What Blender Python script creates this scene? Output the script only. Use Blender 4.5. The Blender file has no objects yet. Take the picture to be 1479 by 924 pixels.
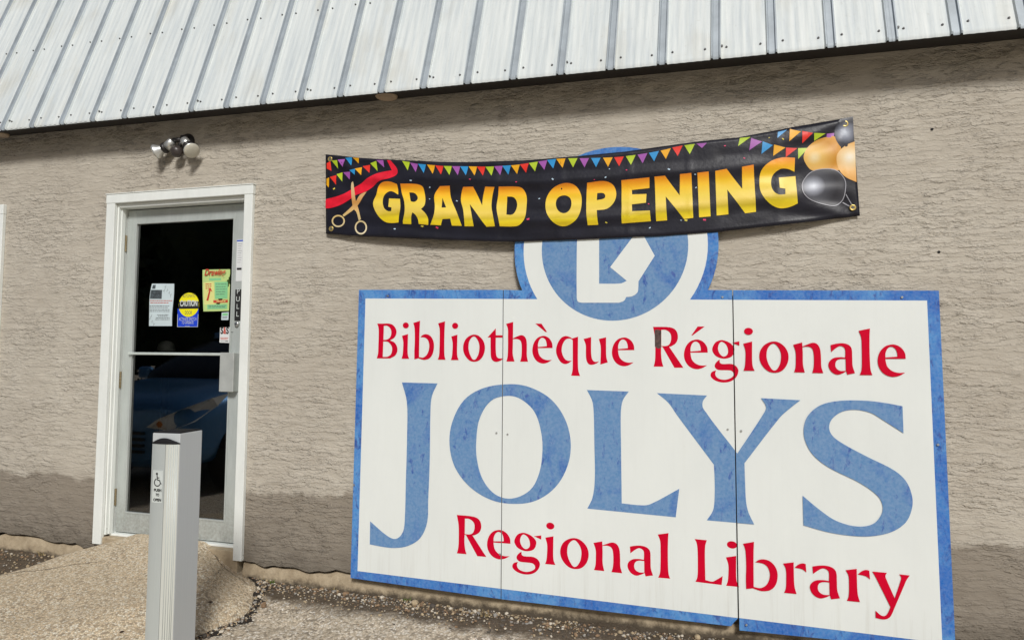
import bpy, bmesh, math, random
import numpy as np
from mathutils import Vector, Matrix
from mathutils.geometry import tessellate_polygon

random.seed(7)
rng = np.random.default_rng(11)
S = bpy.context.scene
COL = S.collection

# ------------------------------------------------------------------ camera
D, CZ, FOC = 3.6829, 1.42, 1000.0           # distance to the wall, eye height, focal length in photo pixels
CX, CY = 739.5, 462.0
CAM = np.array([[0.9590390, 0.2830854, 0.0103354],
                [0.0058000, -0.0561008, 0.9984083],
                [-0.2832146, 0.9574525, 0.0554448]])   # right, up, forward
cam_d = bpy.data.cameras.new("camera")
cam = bpy.data.objects.new("camera", cam_d)
COL.objects.link(cam)
cam_d.sensor_width = 36.0
cam_d.lens = FOC / 1479.0 * 36.0
cam_d.clip_start, cam_d.clip_end = 0.05, 2000.0
R = Matrix([[CAM[0][i], CAM[1][i], -CAM[2][i]] for i in range(3)])
cam.matrix_world = Matrix.Translation((0, -D, CZ)) @ R.to_4x4()
S.camera = cam

# ------------------------------------------------------------------ light
SUN = Vector((0.30, -0.68, 0.58)).normalized()
w = bpy.data.worlds.new("World"); S.world = w; w.use_nodes = True
wn = w.node_tree.nodes
sky = wn.new("ShaderNodeTexSky"); sky.sky_type = 'NISHITA'; sky.sun_disc = False
sky.sun_elevation = math.asin(SUN.z)
sky.sun_rotation = math.atan2(SUN.x, SUN.y)
sky.altitude = 200; sky.air_density = 1.0; sky.dust_density = 3.0; sky.ozone_density = 1.0
w.node_tree.links.new(sky.outputs[0], wn["Background"].inputs[0])
wn["Background"].inputs[1].default_value = 0.05
sl = bpy.data.lights.new("sun", 'SUN'); sun = bpy.data.objects.new("sun", sl); COL.objects.link(sun)
sl.energy = 2.65; sl.angle = math.radians(12); sl.color = (1.0, 0.985, 0.955)
sun.rotation_euler = SUN.to_track_quat('Z', 'Y').to_euler()
S.view_settings.view_transform = 'Standard'; S.view_settings.look = 'None'
S.view_settings.exposure = 0.04; S.view_settings.gamma = 1.0

# ------------------------------------------------------------------ helpers
def pt(u, v, y=0.0):
    """point of the plane at depth y that the surveyed photo pixel (u, v) shows"""
    d = np.array([(u - CX) / FOC, -(v - CY) / FOC, 1.0]) @ CAM
    t = (y + D) / d[1]
    return Vector((d[0] * t, y, d[2] * t + CZ))

def crop(ox, oy, s):
    return lambda x, y: (ox + x / s, oy + y / s)

def path(txt, sub=4):
    """'x,y' smooth points, 'x,y!' corners -> closed outline"""
    P, C = [], []
    for tok in txt.replace(';', ' ').split():
        c = tok.endswith('!')
        a, b = tok.rstrip('!').split(',')
        P.append((float(a), float(b))); C.append(c)
    if P[0] == P[-1] and len(P) > 2:
        C[0] = C[0] or C[-1]; P.pop(); C.pop()
    n = len(P); out = []
    for i in range(n):
        p1, p2 = np.array(P[i]), np.array(P[(i + 1) % n])
        out.append(tuple(p1))
        if C[i] and C[(i + 1) % n]: continue
        p0 = np.array(P[i - 1]) if not C[i] else p1
        p3 = np.array(P[(i + 2) % n]) if not C[(i + 1) % n] else p2
        L = np.linalg.norm(p2 - p1)
        def tan(a, b):
            v = b - a; m = np.linalg.norm(v); return v / m * L if m > 1e-9 else v
        m1 = tan(p0, p2) if not C[i] else (p2 - p1)
        m2 = tan(p1, p3) if not C[(i + 1) % n] else (p2 - p1)
        for k in range(1, sub):
            t = k / sub; t2, t3 = t * t, t * t * t
            out.append(tuple((2*t3-3*t2+1)*p1 + (t3-2*t2+t)*m1 + (-2*t3+3*t2)*p2 + (t3-t2)*m2))
    return out

def ell(cx, cy, rx, ry, n=20, rot=0):
    c, s = math.cos(rot), math.sin(rot)
    return [(cx + rx*math.cos(a)*c - ry*math.sin(a)*s, cy + rx*math.cos(a)*s + ry*math.sin(a)*c)
            for a in [2*math.pi*k/n for k in range(n)]]

def link(name, me, mat, parent=None):
    o = bpy.data.objects.new(name, me); COL.objects.link(o)
    if mat is not None and not me.materials:
        for m in (mat if isinstance(mat, (list, tuple)) else [mat]): me.materials.append(m)
    if parent is not None: adopt(o, parent)
    return o

def world_loc(o):
    v = Vector((0, 0, 0))
    while o is not None:
        v += o.location; o = o.parent
    return v

INV = {}
def adopt(o, parent):
    """parent keeping world placement (things stand upright, only translated)"""
    o.parent = parent
    o.matrix_parent_inverse = Matrix.Translation(-ORIG.get(parent.name, Vector((0, 0, 0))))
ORIG = {}

def tag(o, label=None, cat=None, group=None, kind=None):
    if label: o['label'] = label
    if cat: o['category'] = cat
    if group: o['group'] = group
    if kind: o['kind'] = kind
    return o

def thing(name, loc, label, cat, group=None):
    o = bpy.data.objects.new(name, None); COL.objects.link(o)
    o.location = loc; o.empty_display_size = 0.1
    ORIG[o.name] = Vector(loc)
    return tag(o, label, cat, group)

def from_bm(name, bm, mat, parent=None, smooth=False):
    me = bpy.data.meshes.new(name); bm.normal_update(); bm.to_mesh(me); bm.free()
    if smooth:
        for p in me.polygons: p.use_smooth = True
    return link(name, me, mat, parent)

def pydata(name, V, F, mat, parent=None, smooth=False):
    me = bpy.data.meshes.new(name); me.from_pydata([tuple(v) for v in V], [], F); me.update()
    if smooth:
        for p in me.polygons: p.use_smooth = True
    return link(name, me, mat, parent)

def box(bm, lo, hi, bev=0.0, M=None):
    x0, y0, z0 = lo; x1, y1, z1 = hi
    vs = [bm.verts.new(c) for c in ((x0,y0,z0),(x1,y0,z0),(x1,y1,z0),(x0,y1,z0),(x0,y0,z1),(x1,y0,z1),(x1,y1,z1),(x0,y1,z1))]
    fs = [bm.faces.new([vs[i] for i in f]) for f in ((3,2,1,0),(4,5,6,7),(0,1,5,4),(1,2,6,5),(2,3,7,6),(3,0,4,7))]
    if bev:
        es = list({e for f in fs for e in f.edges})
        r = bmesh.ops.bevel(bm, geom=es, offset=bev, segments=2, affect='EDGES', profile=0.5)
        vs = list({v for f in r['faces'] for v in f.verts} | {v for v in vs if v.is_valid})
    if M is not None:
        bmesh.ops.transform(bm, matrix=M, verts=[v for v in vs if v.is_valid])

def boxo(name, lo, hi, mat, parent=None, bev=0.003, M=None):
    bm = bmesh.new(); box(bm, lo, hi, bev, M); return from_bm(name, bm, mat, parent)

def tube(bm, a, b, ra, rb=None, n=16, cap=True):
    a, b = Vector(a), Vector(b); rb = ra if rb is None else rb
    q = (b - a).to_track_quat('Z', 'Y').to_matrix()
    A = [bm.verts.new(a + q @ Vector((ra*math.cos(2*math.pi*i/n), ra*math.sin(2*math.pi*i/n), 0))) for i in range(n)]
    B = [bm.verts.new(b + q @ Vector((rb*math.cos(2*math.pi*i/n), rb*math.sin(2*math.pi*i/n), 0))) for i in range(n)]
    for i in range(n): bm.faces.new((A[i], A[(i+1) % n], B[(i+1) % n], B[i]))
    if cap: bm.faces.new(A[::-1]); bm.faces.new(B)

def lathe(bm, a, axis, prof, n=24):
    """prof: (distance along axis, radius)"""
    a = Vector(a); q = Vector(axis).to_track_quat('Z', 'Y').to_matrix(); rings = []
    for h, r in prof:
        rings.append([bm.verts.new(a + q @ Vector((r*math.cos(2*math.pi*i/n), r*math.sin(2*math.pi*i/n), h))) for i in range(n)])
    for A, B in zip(rings, rings[1:]):
        for i in range(n): bm.faces.new((A[i], A[(i+1) % n], B[(i+1) % n], B[i]))
    bm.faces.new(rings[0][::-1]); bm.faces.new(rings[-1])

def flat(contours, to3d, off=0.0):
    """triangulated flat shape: contours[0] outline, the rest holes, 2-D points placed by to3d"""
    loops = [[Vector((x, y, 0)) for x, y in c] for c in contours]
    T = tessellate_polygon(loops)
    P = [to3d(p.x, p.y) for l in loops for p in l]
    bm = bmesh.new(); vs = [bm.verts.new((p[0], p[1] - off, p[2])) for p in P]
    for t in T:
        try: bm.faces.new([vs[i] for i in t])
        except ValueError: pass
    bm.normal_update()
    for f in bm.faces:
        if f.normal.y > 0: f.normal_flip()
    return bm

def bm_join(dst, src):
    m = {v: dst.verts.new(v.co) for v in src.verts}
    for f in src.faces:
        try: dst.faces.new([m[v] for v in f.verts])
        except ValueError: pass
    src.free()

# ------------------------------------------------------------------ materials
class NT:
    def __init__(self, name):
        self.m = bpy.data.materials.new(name); self.m.use_nodes = True
        self.t = self.m.node_tree; self.b = self.t.nodes["Principled BSDF"]
    def n(self, kind, **kw):
        o = self.t.nodes.new("ShaderNode" + kind)
        for k, v in kw.items():
            if k.startswith('i_'):
                key = k[2:]; key = int(key) if key.isdigit() else key.replace('_', ' ')
                if hasattr(v, 'bl_rna') and isinstance(v, bpy.types.NodeSocket): self.t.links.new(v, o.inputs[key])
                else: o.inputs[key].default_value = v
            else: setattr(o, k, v)
        return o
    def l(self, a, b): self.t.links.new(a, b)
    def coord(self, scale=(1, 1, 1), loc=(0, 0, 0)):
        g = self.n('NewGeometry')
        return self.n('Mapping', i_Vector=g.outputs['Position'], i_Scale=scale, i_Location=loc).outputs[0]
    def noise(self, vec, scale, detail=4, rough=0.55, dist=0.0):
        return self.n('TexNoise', i_Vector=vec, i_Scale=scale, i_Detail=detail, i_Roughness=rough, i_Distortion=dist)
    def ramp(self, fac, stops, interp='LINEAR'):
        r = self.n('ValToRGB'); r.color_ramp.interpolation = interp; e = r.color_ramp.elements
        while len(e) < len(stops): e.new(0.5)
        for el, (p, c) in zip(e, stops):
            el.position = p; el.color = c if len(c) == 4 else (*c, 1)
        self.l(fac, r.inputs[0]); return r.outputs[0]
    def g(self, v): return (v, v, v)
    def math(self, op, a, b=0.0, c=0.0, clamp=False):
        o = self.n('Math', operation=op, use_clamp=clamp)
        for i, s in enumerate((a, b, c)):
            if isinstance(s, bpy.types.NodeSocket): self.l(s, o.inputs[i])
            else: o.inputs[i].default_value = s
        return o.outputs[0]
    def mix(self, fac, a, b, mode='MIX'):
        o = self.n('Mix', data_type='RGBA', blend_type=mode)
        for key, s in ((0, fac), (6, a), (7, b)):
            if isinstance(s, bpy.types.NodeSocket): self.l(s, o.inputs[key])
            elif key == 0: o.inputs[0].default_value = s
            else: o.inputs[key].default_value = (*s, 1) if len(s) == 3 else s
        return o.outputs[2]
    def set(self, key, v):
        i = self.b.inputs[key]
        if isinstance(v, bpy.types.NodeSocket): self.l(v, i)
        else: i.default_value = (*v, 1) if isinstance(v, tuple) and len(v) == 3 else v
    def bump(self, h, dist, strength=1.0):
        b = self.n('Bump', i_Height=h, i_Distance=dist, i_Strength=strength)
        self.set('Normal', b.outputs[0])
    def xz(self):
        g = self.n('NewGeometry'); return self.n('SeparateXYZ', i_0=g.outputs['Position']).outputs

def plain(name, col, rough=0.5, metal=0.0, var=0.12, scale=12.0, bump=0.0, spec=0.5):
    t = NT(name); v = t.coord()
    n = t.noise(v, scale, 5, 0.6)
    lo = tuple(c * (1 - var) for c in col); hi = tuple(min(1, c * (1 + var)) for c in col)
    t.set('Base Color', t.ramp(n.outputs[0], [(0.3, lo), (0.7, hi)]))
    t.set('Roughness', rough); t.set('Metallic', metal); t.set('Specular IOR Level', spec)
    if bump: t.bump(n.outputs[0], bump)
    return t.m

def stucco_mat():
    t = NT('stucco')
    p = t.coord(); x, y, z = t.xz()
    # trowelled texture: thin overlapping smears whose torn lower lips overhang a little
    wob = t.noise(t.coord((3.2, 1, 5.5)), 1.0, 3, 0.55).outputs[0]
    torn = t.noise(t.coord((24, 1, 34)), 1.0, 4, 0.62).outputs[0]
    patch = t.ramp(t.noise(t.coord((2.3, 1, 3.2)), 1.0, 4, 0.6).outputs[0], [(0.36, t.g(0.22)), (0.58, t.g(1))])
    def lips(per_m, wobble, jag, seed, m_lo, m_hi):
        w_ = t.noise(t.coord((4.5, 1, 9), (seed, 0, seed * 1.7)), 1.0, 3, 0.6).outputs[0]
        ph = t.math('MULTIPLY_ADD', z, per_m, t.math('MULTIPLY_ADD', w_, wobble, t.math('MULTIPLY_ADD', torn, jag, t.math('MULTIPLY', wob, 1.3))))
        fr = t.math('FRACT', ph)
        mk = t.noise(t.coord((8, 1, 20), (seed * 3, 0, seed)), 1.0, 4, 0.68).outputs[0]
        mk = t.ramp(mk, [(m_lo, t.g(0)), (m_hi, t.g(1))])
        mk = t.math('MULTIPLY', mk, patch)
        h = t.math('MULTIPLY', t.math('SUBTRACT', 1.0, fr), mk)
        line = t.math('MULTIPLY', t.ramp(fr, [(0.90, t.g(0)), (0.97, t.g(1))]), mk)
        return h, line
    h1, l1 = lips(19, 2.0, 0.5, 1.3, 0.46, 0.54)
    h2, l2 = lips(33, 2.6, 0.9, 4.1, 0.46, 0.54)
    h3, l3 = lips(52, 3.4, 1.3, 8.7, 0.48, 0.57)
    fine = t.noise(p, 120, 3, 0.6).outputs[0]
    lump = t.noise(t.coord((9, 1, 16)), 1.0, 5, 0.62).outputs[0]
    h = t.math('MULTIPLY_ADD', h1, 0.46, t.math('MULTIPLY', h2, 0.46))
    h = t.math('MULTIPLY_ADD', h3, 0.28, h); h = t.math('MULTIPLY_ADD', lump, 0.26, h); h = t.math('MULTIPLY_ADD', fine, 0.10, h)
    h = t.math('MULTIPLY_ADD', torn, 0.09, h)
    t.bump(h, 0.0125, 1.0)
    # paint: warm grey, dusty and faded in patches; darker coat on the bottom band
    big = t.noise(p, 1.3, 5, 0.6).outputs[0]
    mid = t.noise(t.coord((1, 1, 2.2)), 8.0, 5, 0.62).outputs[0]
    up = t.ramp(big, [(0.30, (0.415, 0.372, 0.310)), (0.72, (0.525, 0.485, 0.412))])
    up = t.mix(0.30, up, t.ramp(mid, [(0.3, (0.385, 0.340, 0.275)), (0.7, (0.62, 0.57, 0.48))]))
    dust = t.ramp(t.noise(t.coord((4, 1, 7)), 1.0, 5, 0.6).outputs[0], [(0.64, t.g(0)), (0.74, t.g(0.35))])
    up = t.mix(dust, up, (0.60, 0.54, 0.46))
    dn = t.ramp(mid, [(0.3, (0.200, 0.172, 0.138)), (0.7, (0.270, 0.236, 0.192))])
    edge = t.noise(t.coord((1, 1, 0.4)), 3.2, 4, 0.6).outputs[0]
    line = t.math('MULTIPLY_ADD', edge, 0.22, t.math('MULTIPLY_ADD', mid, 0.05, t.math('ADD', z, -0.135)))
    dn = t.mix(t.ramp(t.math('MULTIPLY_ADD', big, 0.25, z), [(0.42, t.g(0.0)), (0.62, t.g(0.30))]), dn, (0.36, 0.315, 0.255))
    col = t.mix(t.ramp(line, [(0.585, t.g(1)), (0.610, t.g(0.18)), (0.70, t.g(0))]), up, dn)
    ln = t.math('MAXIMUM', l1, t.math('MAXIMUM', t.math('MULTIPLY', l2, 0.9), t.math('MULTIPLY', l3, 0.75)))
    col = t.mix(t.math('MULTIPLY', ln, 0.56), col, (0.12, 0.10, 0.078))     # shade and grime under the lips, painted into the colour
    dirt = t.ramp(t.math('MULTIPLY_ADD', mid, 0.10, z), [(0.17, t.g(0.6)), (0.33, t.g(0))])
    col = t.mix(dirt, col, (0.10, 0.085, 0.065))
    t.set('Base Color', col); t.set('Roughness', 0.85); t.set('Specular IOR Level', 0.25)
    return t.m

def roof_mat():
    t = NT('galvanised_steel')
    p = t.coord()
    st = t.noise(t.coord((14, 1, 0.7)), 3.0, 5, 0.65).outputs[0]
    sp = t.noise(t.coord((1, 1, 1)), 45, 4, 0.7).outputs[0]
    bl = t.noise(t.coord((2, 1, 0.8)), 2.0, 4).outputs[0]
    c = t.ramp(st, [(0.25, (0.52, 0.575, 0.605)), (0.5, (0.66, 0.705, 0.705)), (0.75, (0.78, 0.81, 0.79))])
    c = t.mix(t.ramp(sp, [(0.60, t.g(0)), (0.78, t.g(0.35))]), c, (0.42, 0.41, 0.37))
    c = t.mix(t.ramp(bl, [(0.55, t.g(0)), (0.70, t.g(0.38))]), c, (0.50, 0.47, 0.38))
    t.set('Base Color', c); t.set('Metallic', 0.0); t.set('Specular IOR Level', 0.35)
    t.set('Roughness', t.ramp(sp, [(0.3, t.g(0.50)), (0.7, t.g(0.66))]))
    t.bump(st, 0.0012)
    return t.m

def weathered(name, pale, deep, deepest, amount=0.52, bias=0.0):
    """sun-faded vinyl with darker unfaded blotches and streaks"""
    t = NT(name); p = t.coord()
    n = t.noise(t.coord((1, 1, 0.7)), 4.6, 6, 0.66, 0.8).outputs[0]
    m = t.noise(t.coord((1, 1, 0.45)), 26, 5, 0.7, 0.6).outputs[0]
    f = t.noise(p, 70, 3, 0.6).outputs[0]
    c = t.mix(t.ramp(n, [(amount - 0.05, t.g(0)), (amount + 0.12, t.g(1))]), pale, deep)
    c = t.mix(t.ramp(m, [(0.62 - bias, t.g(0)), (0.72 - bias, t.g(0.85))]), c, deepest)
    c = t.mix(t.ramp(f, [(0.3, t.g(0.10)), (0.7, t.g(0))]), c, (0.9, 0.9, 0.9))
    t.set('Base Color', c); t.set('Roughness', 0.5); t.set('Specular IOR Level', 0.22)
    t.bump(n, 0.0008)
    return t.m

def aggregate_mat(name, cols, scale, stain, bump=0.004, dirtmask=False, cracks=()):
    """concrete / asphalt with the pebbles showing"""
    t = NT(name); p = t.coord()
    wv = t.n('VectorMath', operation='MULTIPLY_ADD', i_0=t.noise(p, 40, 2).outputs['Color'], i_1=(0.02, 0.02, 0.02), i_2=p).outputs[0]
    vo = t.n('TexVoronoi', feature='F1', i_Vector=wv, i_Scale=scale)
    ve = t.n('TexVoronoi', feature='DISTANCE_TO_EDGE', i_Vector=wv, i_Scale=scale)
    sep = t.n('SeparateColor', i_0=vo.outputs['Color']).outputs
    n = len(cols)
    c = t.ramp(sep[0], [((i + 0.0) / n, k) for i, k in enumerate(cols)], 'CONSTANT')
    gap = t.ramp(ve.outputs['Distance'], [(0.03, t.g(1)), (0.20, t.g(0))])
    c = t.mix(t.math('MULTIPLY', gap, 0.62), c, tuple(k * 0.55 for k in stain))
    big = t.noise(p, 2.6, 5, 0.62).outputs[0]
    c = t.mix(t.ramp(big, [(0.42, t.g(0)), (0.72, t.g(0.38))]), c, stain)
    fine = t.noise(p, 240, 3, 0.6).outputs[0]
    c = t.mix(0.30, c, t.ramp(fine, [(0.3, t.g(0.12)), (0.7, t.g(0.72))]), 'OVERLAY')
    blot = t.noise(p, 9, 6, 0.7).outputs[0]
    c = t.mix(t.ramp(blot, [(0.56, t.g(0)), (0.70, t.g(0.36))]), c, tuple(k * 0.55 for k in stain))
    for (ax, ay), (bx, by), hw in cracks:
        x, y, z = t.xz(); L = math.hypot(bx - ax, by - ay); dx, dy = (bx - ax) / L, (by - ay) / L
        wig = t.math('MULTIPLY_ADD', t.noise(p, 14, 4, 0.7).outputs[0], 0.07, -0.035)
        off = t.math('ADD', t.math('ADD', t.math('MULTIPLY', x, -dy), t.math('MULTIPLY', y, dx)), ax * dy - ay * dx)
        off = t.math('ABSOLUTE', t.math('ADD', off, wig))
        along = t.math('ADD', t.math('ADD', t.math('MULTIPLY', x, dx / L), t.math('MULTIPLY', y, dy / L)), -(ax * dx + ay * dy) / L)
        ends = t.math('MULTIPLY', t.ramp(along, [(0.0, t.g(0)), (0.04, t.g(1)), (0.8, t.g(1)), (1.0, t.g(0))]), 1.0)
        line = t.math('MULTIPLY', t.ramp(off, [(hw * 0.5, t.g(1)), (hw, t.g(0))]), ends)
        c = t.mix(t.math('MULTIPLY', line, 0.9), c, (0.035, 0.026, 0.018))
    if dirtmask:
        x, y, z = t.xz()
        e = t.noise(p, 4.5, 5, 0.65).outputs[0]
        m = t.math('MULTIPLY_ADD', e, 0.26, t.math('ADD', y, t.ramp(t.math('MULTIPLY_ADD', x, -0.2, 0.0), [(0.75, t.g(0)), (0.84, t.g(0.28))])))
        f1 = t.ramp(t.math('ADD', m, 0.30), [(0.14, t.g(0)), (0.24, t.g(1))])
        soil = t.ramp(fine, [(0.3, (0.030, 0.022, 0.015)), (0.7, (0.12, 0.088, 0.056))])
        c = t.mix(t.math('MULTIPLY', f1, 0.93), c, soil)
    t.set('Base Color', c); t.set('Roughness', 0.88); t.set('Specular IOR Level', 0.25)
    h = t.math('MULTIPLY_ADD', t.math('SUBTRACT', 1.0, vo.outputs['Distance']), 0.8, t.math('MULTIPLY', fine, 0.35))
    t.bump(h, bump)
    return t.m

def glass_mat():
    t = NT('door_glass'); o = t.t.nodes['Material Output']
    tr = t.n('BsdfTransparent'); tr.inputs[0].default_value = (0.62, 0.66, 0.64, 1)
    gl = t.n('BsdfGlossy'); gl.inputs['Roughness'].default_value = 0.01; gl.inputs[0].default_value = (1, 1, 1, 1)
    fr = t.n('Fresnel'); fr.inputs[0].default_value = 1.52
    f = t.math('MULTIPLY', fr.outputs[0], 2.9, clamp=True)
    mx = t.n('MixShader'); t.l(f, mx.inputs[0]); t.l(tr.outputs[0], mx.inputs[1]); t.l(gl.outputs[0], mx.inputs[2])
    t.l(mx.outputs[0], o.inputs[0]); return t.m

def white_paint():
    t = NT('white_trim_paint'); p = t.coord()
    a = t.noise(t.coord((1, 1, 0.25)), 16, 5, 0.65).outputs[0]
    chip = t.noise(p, 38, 5, 0.72).outputs[0]
    x, y, z = t.xz()
    low = t.ramp(z, [(0.18, t.g(0.10)), (0.5, t.g(0.0))])
    c = t.ramp(a, [(0.3, (0.76, 0.79, 0.76)), (0.7, (0.83, 0.86, 0.83))])
    c = t.mix(t.ramp(t.math('ADD', chip, low), [(0.70, t.g(0)), (0.76, t.g(0.8))]), c, (0.30, 0.28, 0.25))
    t.set('Base Color', c); t.set('Roughness', 0.5); t.bump(chip, 0.0008); return t.m

def alu_mat():
    t = NT('painted_aluminium'); p = t.coord()
    a = t.noise(t.coord((1, 1, 0.2)), 20, 5, 0.65).outputs[0]; b = t.noise(p, 60, 4, 0.7).outputs[0]
    c = t.ramp(a, [(0.3, (0.46, 0.50, 0.48)), (0.7, (0.56, 0.60, 0.58))])
    x, y, z = t.xz()
    grime = t.math('MULTIPLY', t.ramp(z, [(0.22, t.g(0.7)), (0.55, t.g(0.05))]), t.ramp(b, [(0.35, t.g(0.1)), (0.7, t.g(1))]))
    c = t.mix(grime, c, (0.22, 0.20, 0.17))
    t.set('Base Color', c); t.set('Metallic', 0.25); t.set('Roughness', 0.42); return t.m

def attr_ramp(name, stops, rough=0.42, spec=0.45):
    t = NT(name); a = t.n('Attribute', attribute_name='grad')
    n = t.noise(t.coord(), 30, 3).outputs[0]
    f = t.math('MULTIPLY_ADD', n, 0.05, t.math('ADD', a.outputs['Fac'], -0.025))
    t.set('Base Color', t.ramp(f, stops)); t.set('Roughness', rough); t.set('Specular IOR Level', spec); return t.m

def brushed(name, col, rough=0.35, metal=0.6):
    t = NT(name); a = t.noise(t.coord((60, 60, 0.6)), 3.0, 4, 0.6).outputs[0]; b = t.noise(t.coord(), 6, 4).outputs[0]
    c = t.ramp(a, [(0.3, tuple(k*0.98 for k in col)), (0.7, tuple(k*1.02 for k in col))])
    c = t.mix(t.ramp(b, [(0.55, t.g(0)), (0.8, t.g(0.2))]), c, tuple(k*0.85 for k in col))
    t.set('Base Color', c); t.set('Metallic', metal); t.set('Roughness', rough); return t.m

M = dict(
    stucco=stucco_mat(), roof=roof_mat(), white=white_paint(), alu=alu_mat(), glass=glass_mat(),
    rib=plain('rib_shade_steel', (0.36, 0.405, 0.44), 0.55, 0.15, var=.15, scale=9),  # grey shading of the ribs, put into their colour
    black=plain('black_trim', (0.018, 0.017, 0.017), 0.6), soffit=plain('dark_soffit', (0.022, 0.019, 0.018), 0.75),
    screw=plain('screw_head', (0.13, 0.13, 0.13), 0.55, 0.3), conc=plain('foundation_concrete', (0.36, 0.29, 0.195), 0.9, var=0.4, scale=22, bump=0.006),
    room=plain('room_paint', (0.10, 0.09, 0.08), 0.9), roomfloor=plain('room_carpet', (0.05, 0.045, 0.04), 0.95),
    brass=plain('worn_brass', (0.30, 0.24, 0.14), 0.45, 0.5), steel=plain('bright_steel', (0.62, 0.63, 0.62), 0.28, 0.85),
    face=None,
    blue=weathered('faded_blue_vinyl', (0.112, 0.250, 0.475), (0.035, 0.145, 0.44), (0.008, 0.060, 0.34), 0.57, 0.04),
    border=weathered('blue_border_paint', (0.070, 0.262, 0.60), (0.014, 0.135, 0.49), (0.004, 0.050, 0.29), 0.47, 0.08),
    red=plain('red_vinyl', (0.60, 0.001, 0.026), 0.55, var=0.07, scale=8, spec=0.08), patch=plain('bare_stained_board', (0.085, 0.05, 0.045), 0.7, var=0.6, scale=70),
    ply=plain('panel_edge', (0.16, 0.12, 0.09), 0.8, var=0.4, scale=40), joint=plain('dark_gap', (0.012, 0.012, 0.012), 0.9),
    postm=brushed('post_aluminium', (0.54, 0.57, 0.58), 0.48, 0.1), plate=brushed('press_plate_aluminium', (0.56, 0.60, 0.585), 0.42, 0.3),
    plate2=brushed('bright_plate_aluminium', (0.66, 0.68, 0.63), 0.42, 0.2), capm=plain('black_plastic', (0.016, 0.016, 0.018), 0.7, spec=0.15), decal=plain('clear_decal_backing', (0.60, 0.64, 0.62), 0.45), ink=plain('black_ink', (0.02, 0.02, 0.02), 0.5),
    lampbody=plain('lamp_black', (0.02, 0.018, 0.018), 0.45), silver=plain('lamp_silver', (0.72, 0.73, 0.71), 0.3, 0.7), lens=plain('lamp_lens', (0.55, 0.53, 0.45), 0.25),
    sensor=plain('sensor_bronze', (0.055, 0.045, 0.042), 0.35), puck=plain('soffit_puck', (0.42, 0.33, 0.24), 0.6),
)
def found_mat():
    t = NT('foundation_render'); p = t.coord(); x, y, z = t.xz()
    a = t.noise(p, 16, 6, 0.68).outputs[0]; b = t.noise(p, 60, 4, 0.65).outputs[0]
    c = t.ramp(a, [(0.3, (0.29, 0.225, 0.145)), (0.7, (0.47, 0.385, 0.265))])
    c = t.mix(t.ramp(b, [(0.58, t.g(0)), (0.72, t.g(0.5))]), c, (0.15, 0.115, 0.075))
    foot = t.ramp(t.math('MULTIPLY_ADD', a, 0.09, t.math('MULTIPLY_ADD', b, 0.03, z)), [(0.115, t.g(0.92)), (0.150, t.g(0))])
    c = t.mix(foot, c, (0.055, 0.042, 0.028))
    t.set('Base Color', c); t.set('Roughness', 0.92); t.bump(b, 0.004); return t.m
M['conc'] = found_mat()
def face_mat():
    t = NT('white_sign_face'); p = t.coord()
    a = t.noise(t.coord((1, 1, 0.5)), 3.0, 5, 0.6).outputs[0]; b = t.noise(t.coord((1.5, 1, 1)), 22, 6, 0.75).outputs[0]
    c = t.ramp(a, [(0.3, (0.745, 0.78, 0.76)), (0.7, (0.79, 0.825, 0.80))])
    c = t.mix(t.ramp(b, [(0.68, t.g(0)), (0.78, t.g(0.40))]), c, (0.45, 0.45, 0.42))
    x, y, z = t.xz(); dr = t.noise(t.coord((34, 1, 1.6)), 1.0, 5, 0.7).outputs[0]
    lowz = t.ramp(t.math('MULTIPLY_ADD', z, 0.5, 0.0), [(0.09, t.g(0.32)), (0.26, t.g(0.05))])
    c = t.mix(t.math('MULTIPLY', t.ramp(dr, [(0.50, t.g(0)), (0.72, t.g(0.8))]), lowz), c, (0.46, 0.44, 0.38))
    t.set('Base Color', c); t.set('Roughness', 0.38); t.set('Specular IOR Level', 0.4); t.bump(a, 0.003); return t.m
M['face'] = face_mat()
M['pad'] = aggregate_mat('exposed_aggregate_concrete', [(0.76, 0.62, 0.43), (0.54, 0.42, 0.28), (0.80, 0.70, 0.53), (0.36, 0.29, 0.21), (0.66, 0.54, 0.38), (0.82, 0.76, 0.63)], 100, (0.52, 0.425, 0.29), 0.0035, False, [((-4.02, -0.72), (-3.45, -0.35), .006), ((-3.02, 0.0), (-2.62, -0.16), .005), ((-2.9, -0.02), (-2.75, -0.3), .003)])
M['ground'] = aggregate_mat('worn_parking_asphalt', [(0.66, 0.57, 0.44), (0.44, 0.37, 0.28), (0.76, 0.68, 0.56), (0.26, 0.22, 0.17), (0.58, 0.49, 0.37), (0.80, 0.75, 0.66)], 80, (0.49, 0.415, 0.305), 0.004, True)

# ------------------------------------------------------------------ ground
def gz(x, y):
    """lie of the land: almost flat, a shallow bank up to the wall"""
    base = 0.052 - 0.012 * (x + 2.0) / 2.0
    f = np.clip((y + 0.55) / 0.5, 0, 1); f = f * f * (3 - 2 * f)
    return base * f + 0.012 * np.sin(x * 1.7 + y * 2.3) * 0.4

def wave_noise(x, y, seed, freqs, amp):
    r = np.random.default_rng(seed); o = 0
    for f, a in zip(freqs, amp):
        for k in range(5):
            th, ph = r.uniform(0, 6.28, 2)
            o = o + a * np.sin(f * (x * math.cos(th) + y * math.sin(th)) + ph) / 2.2
    return o

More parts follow.
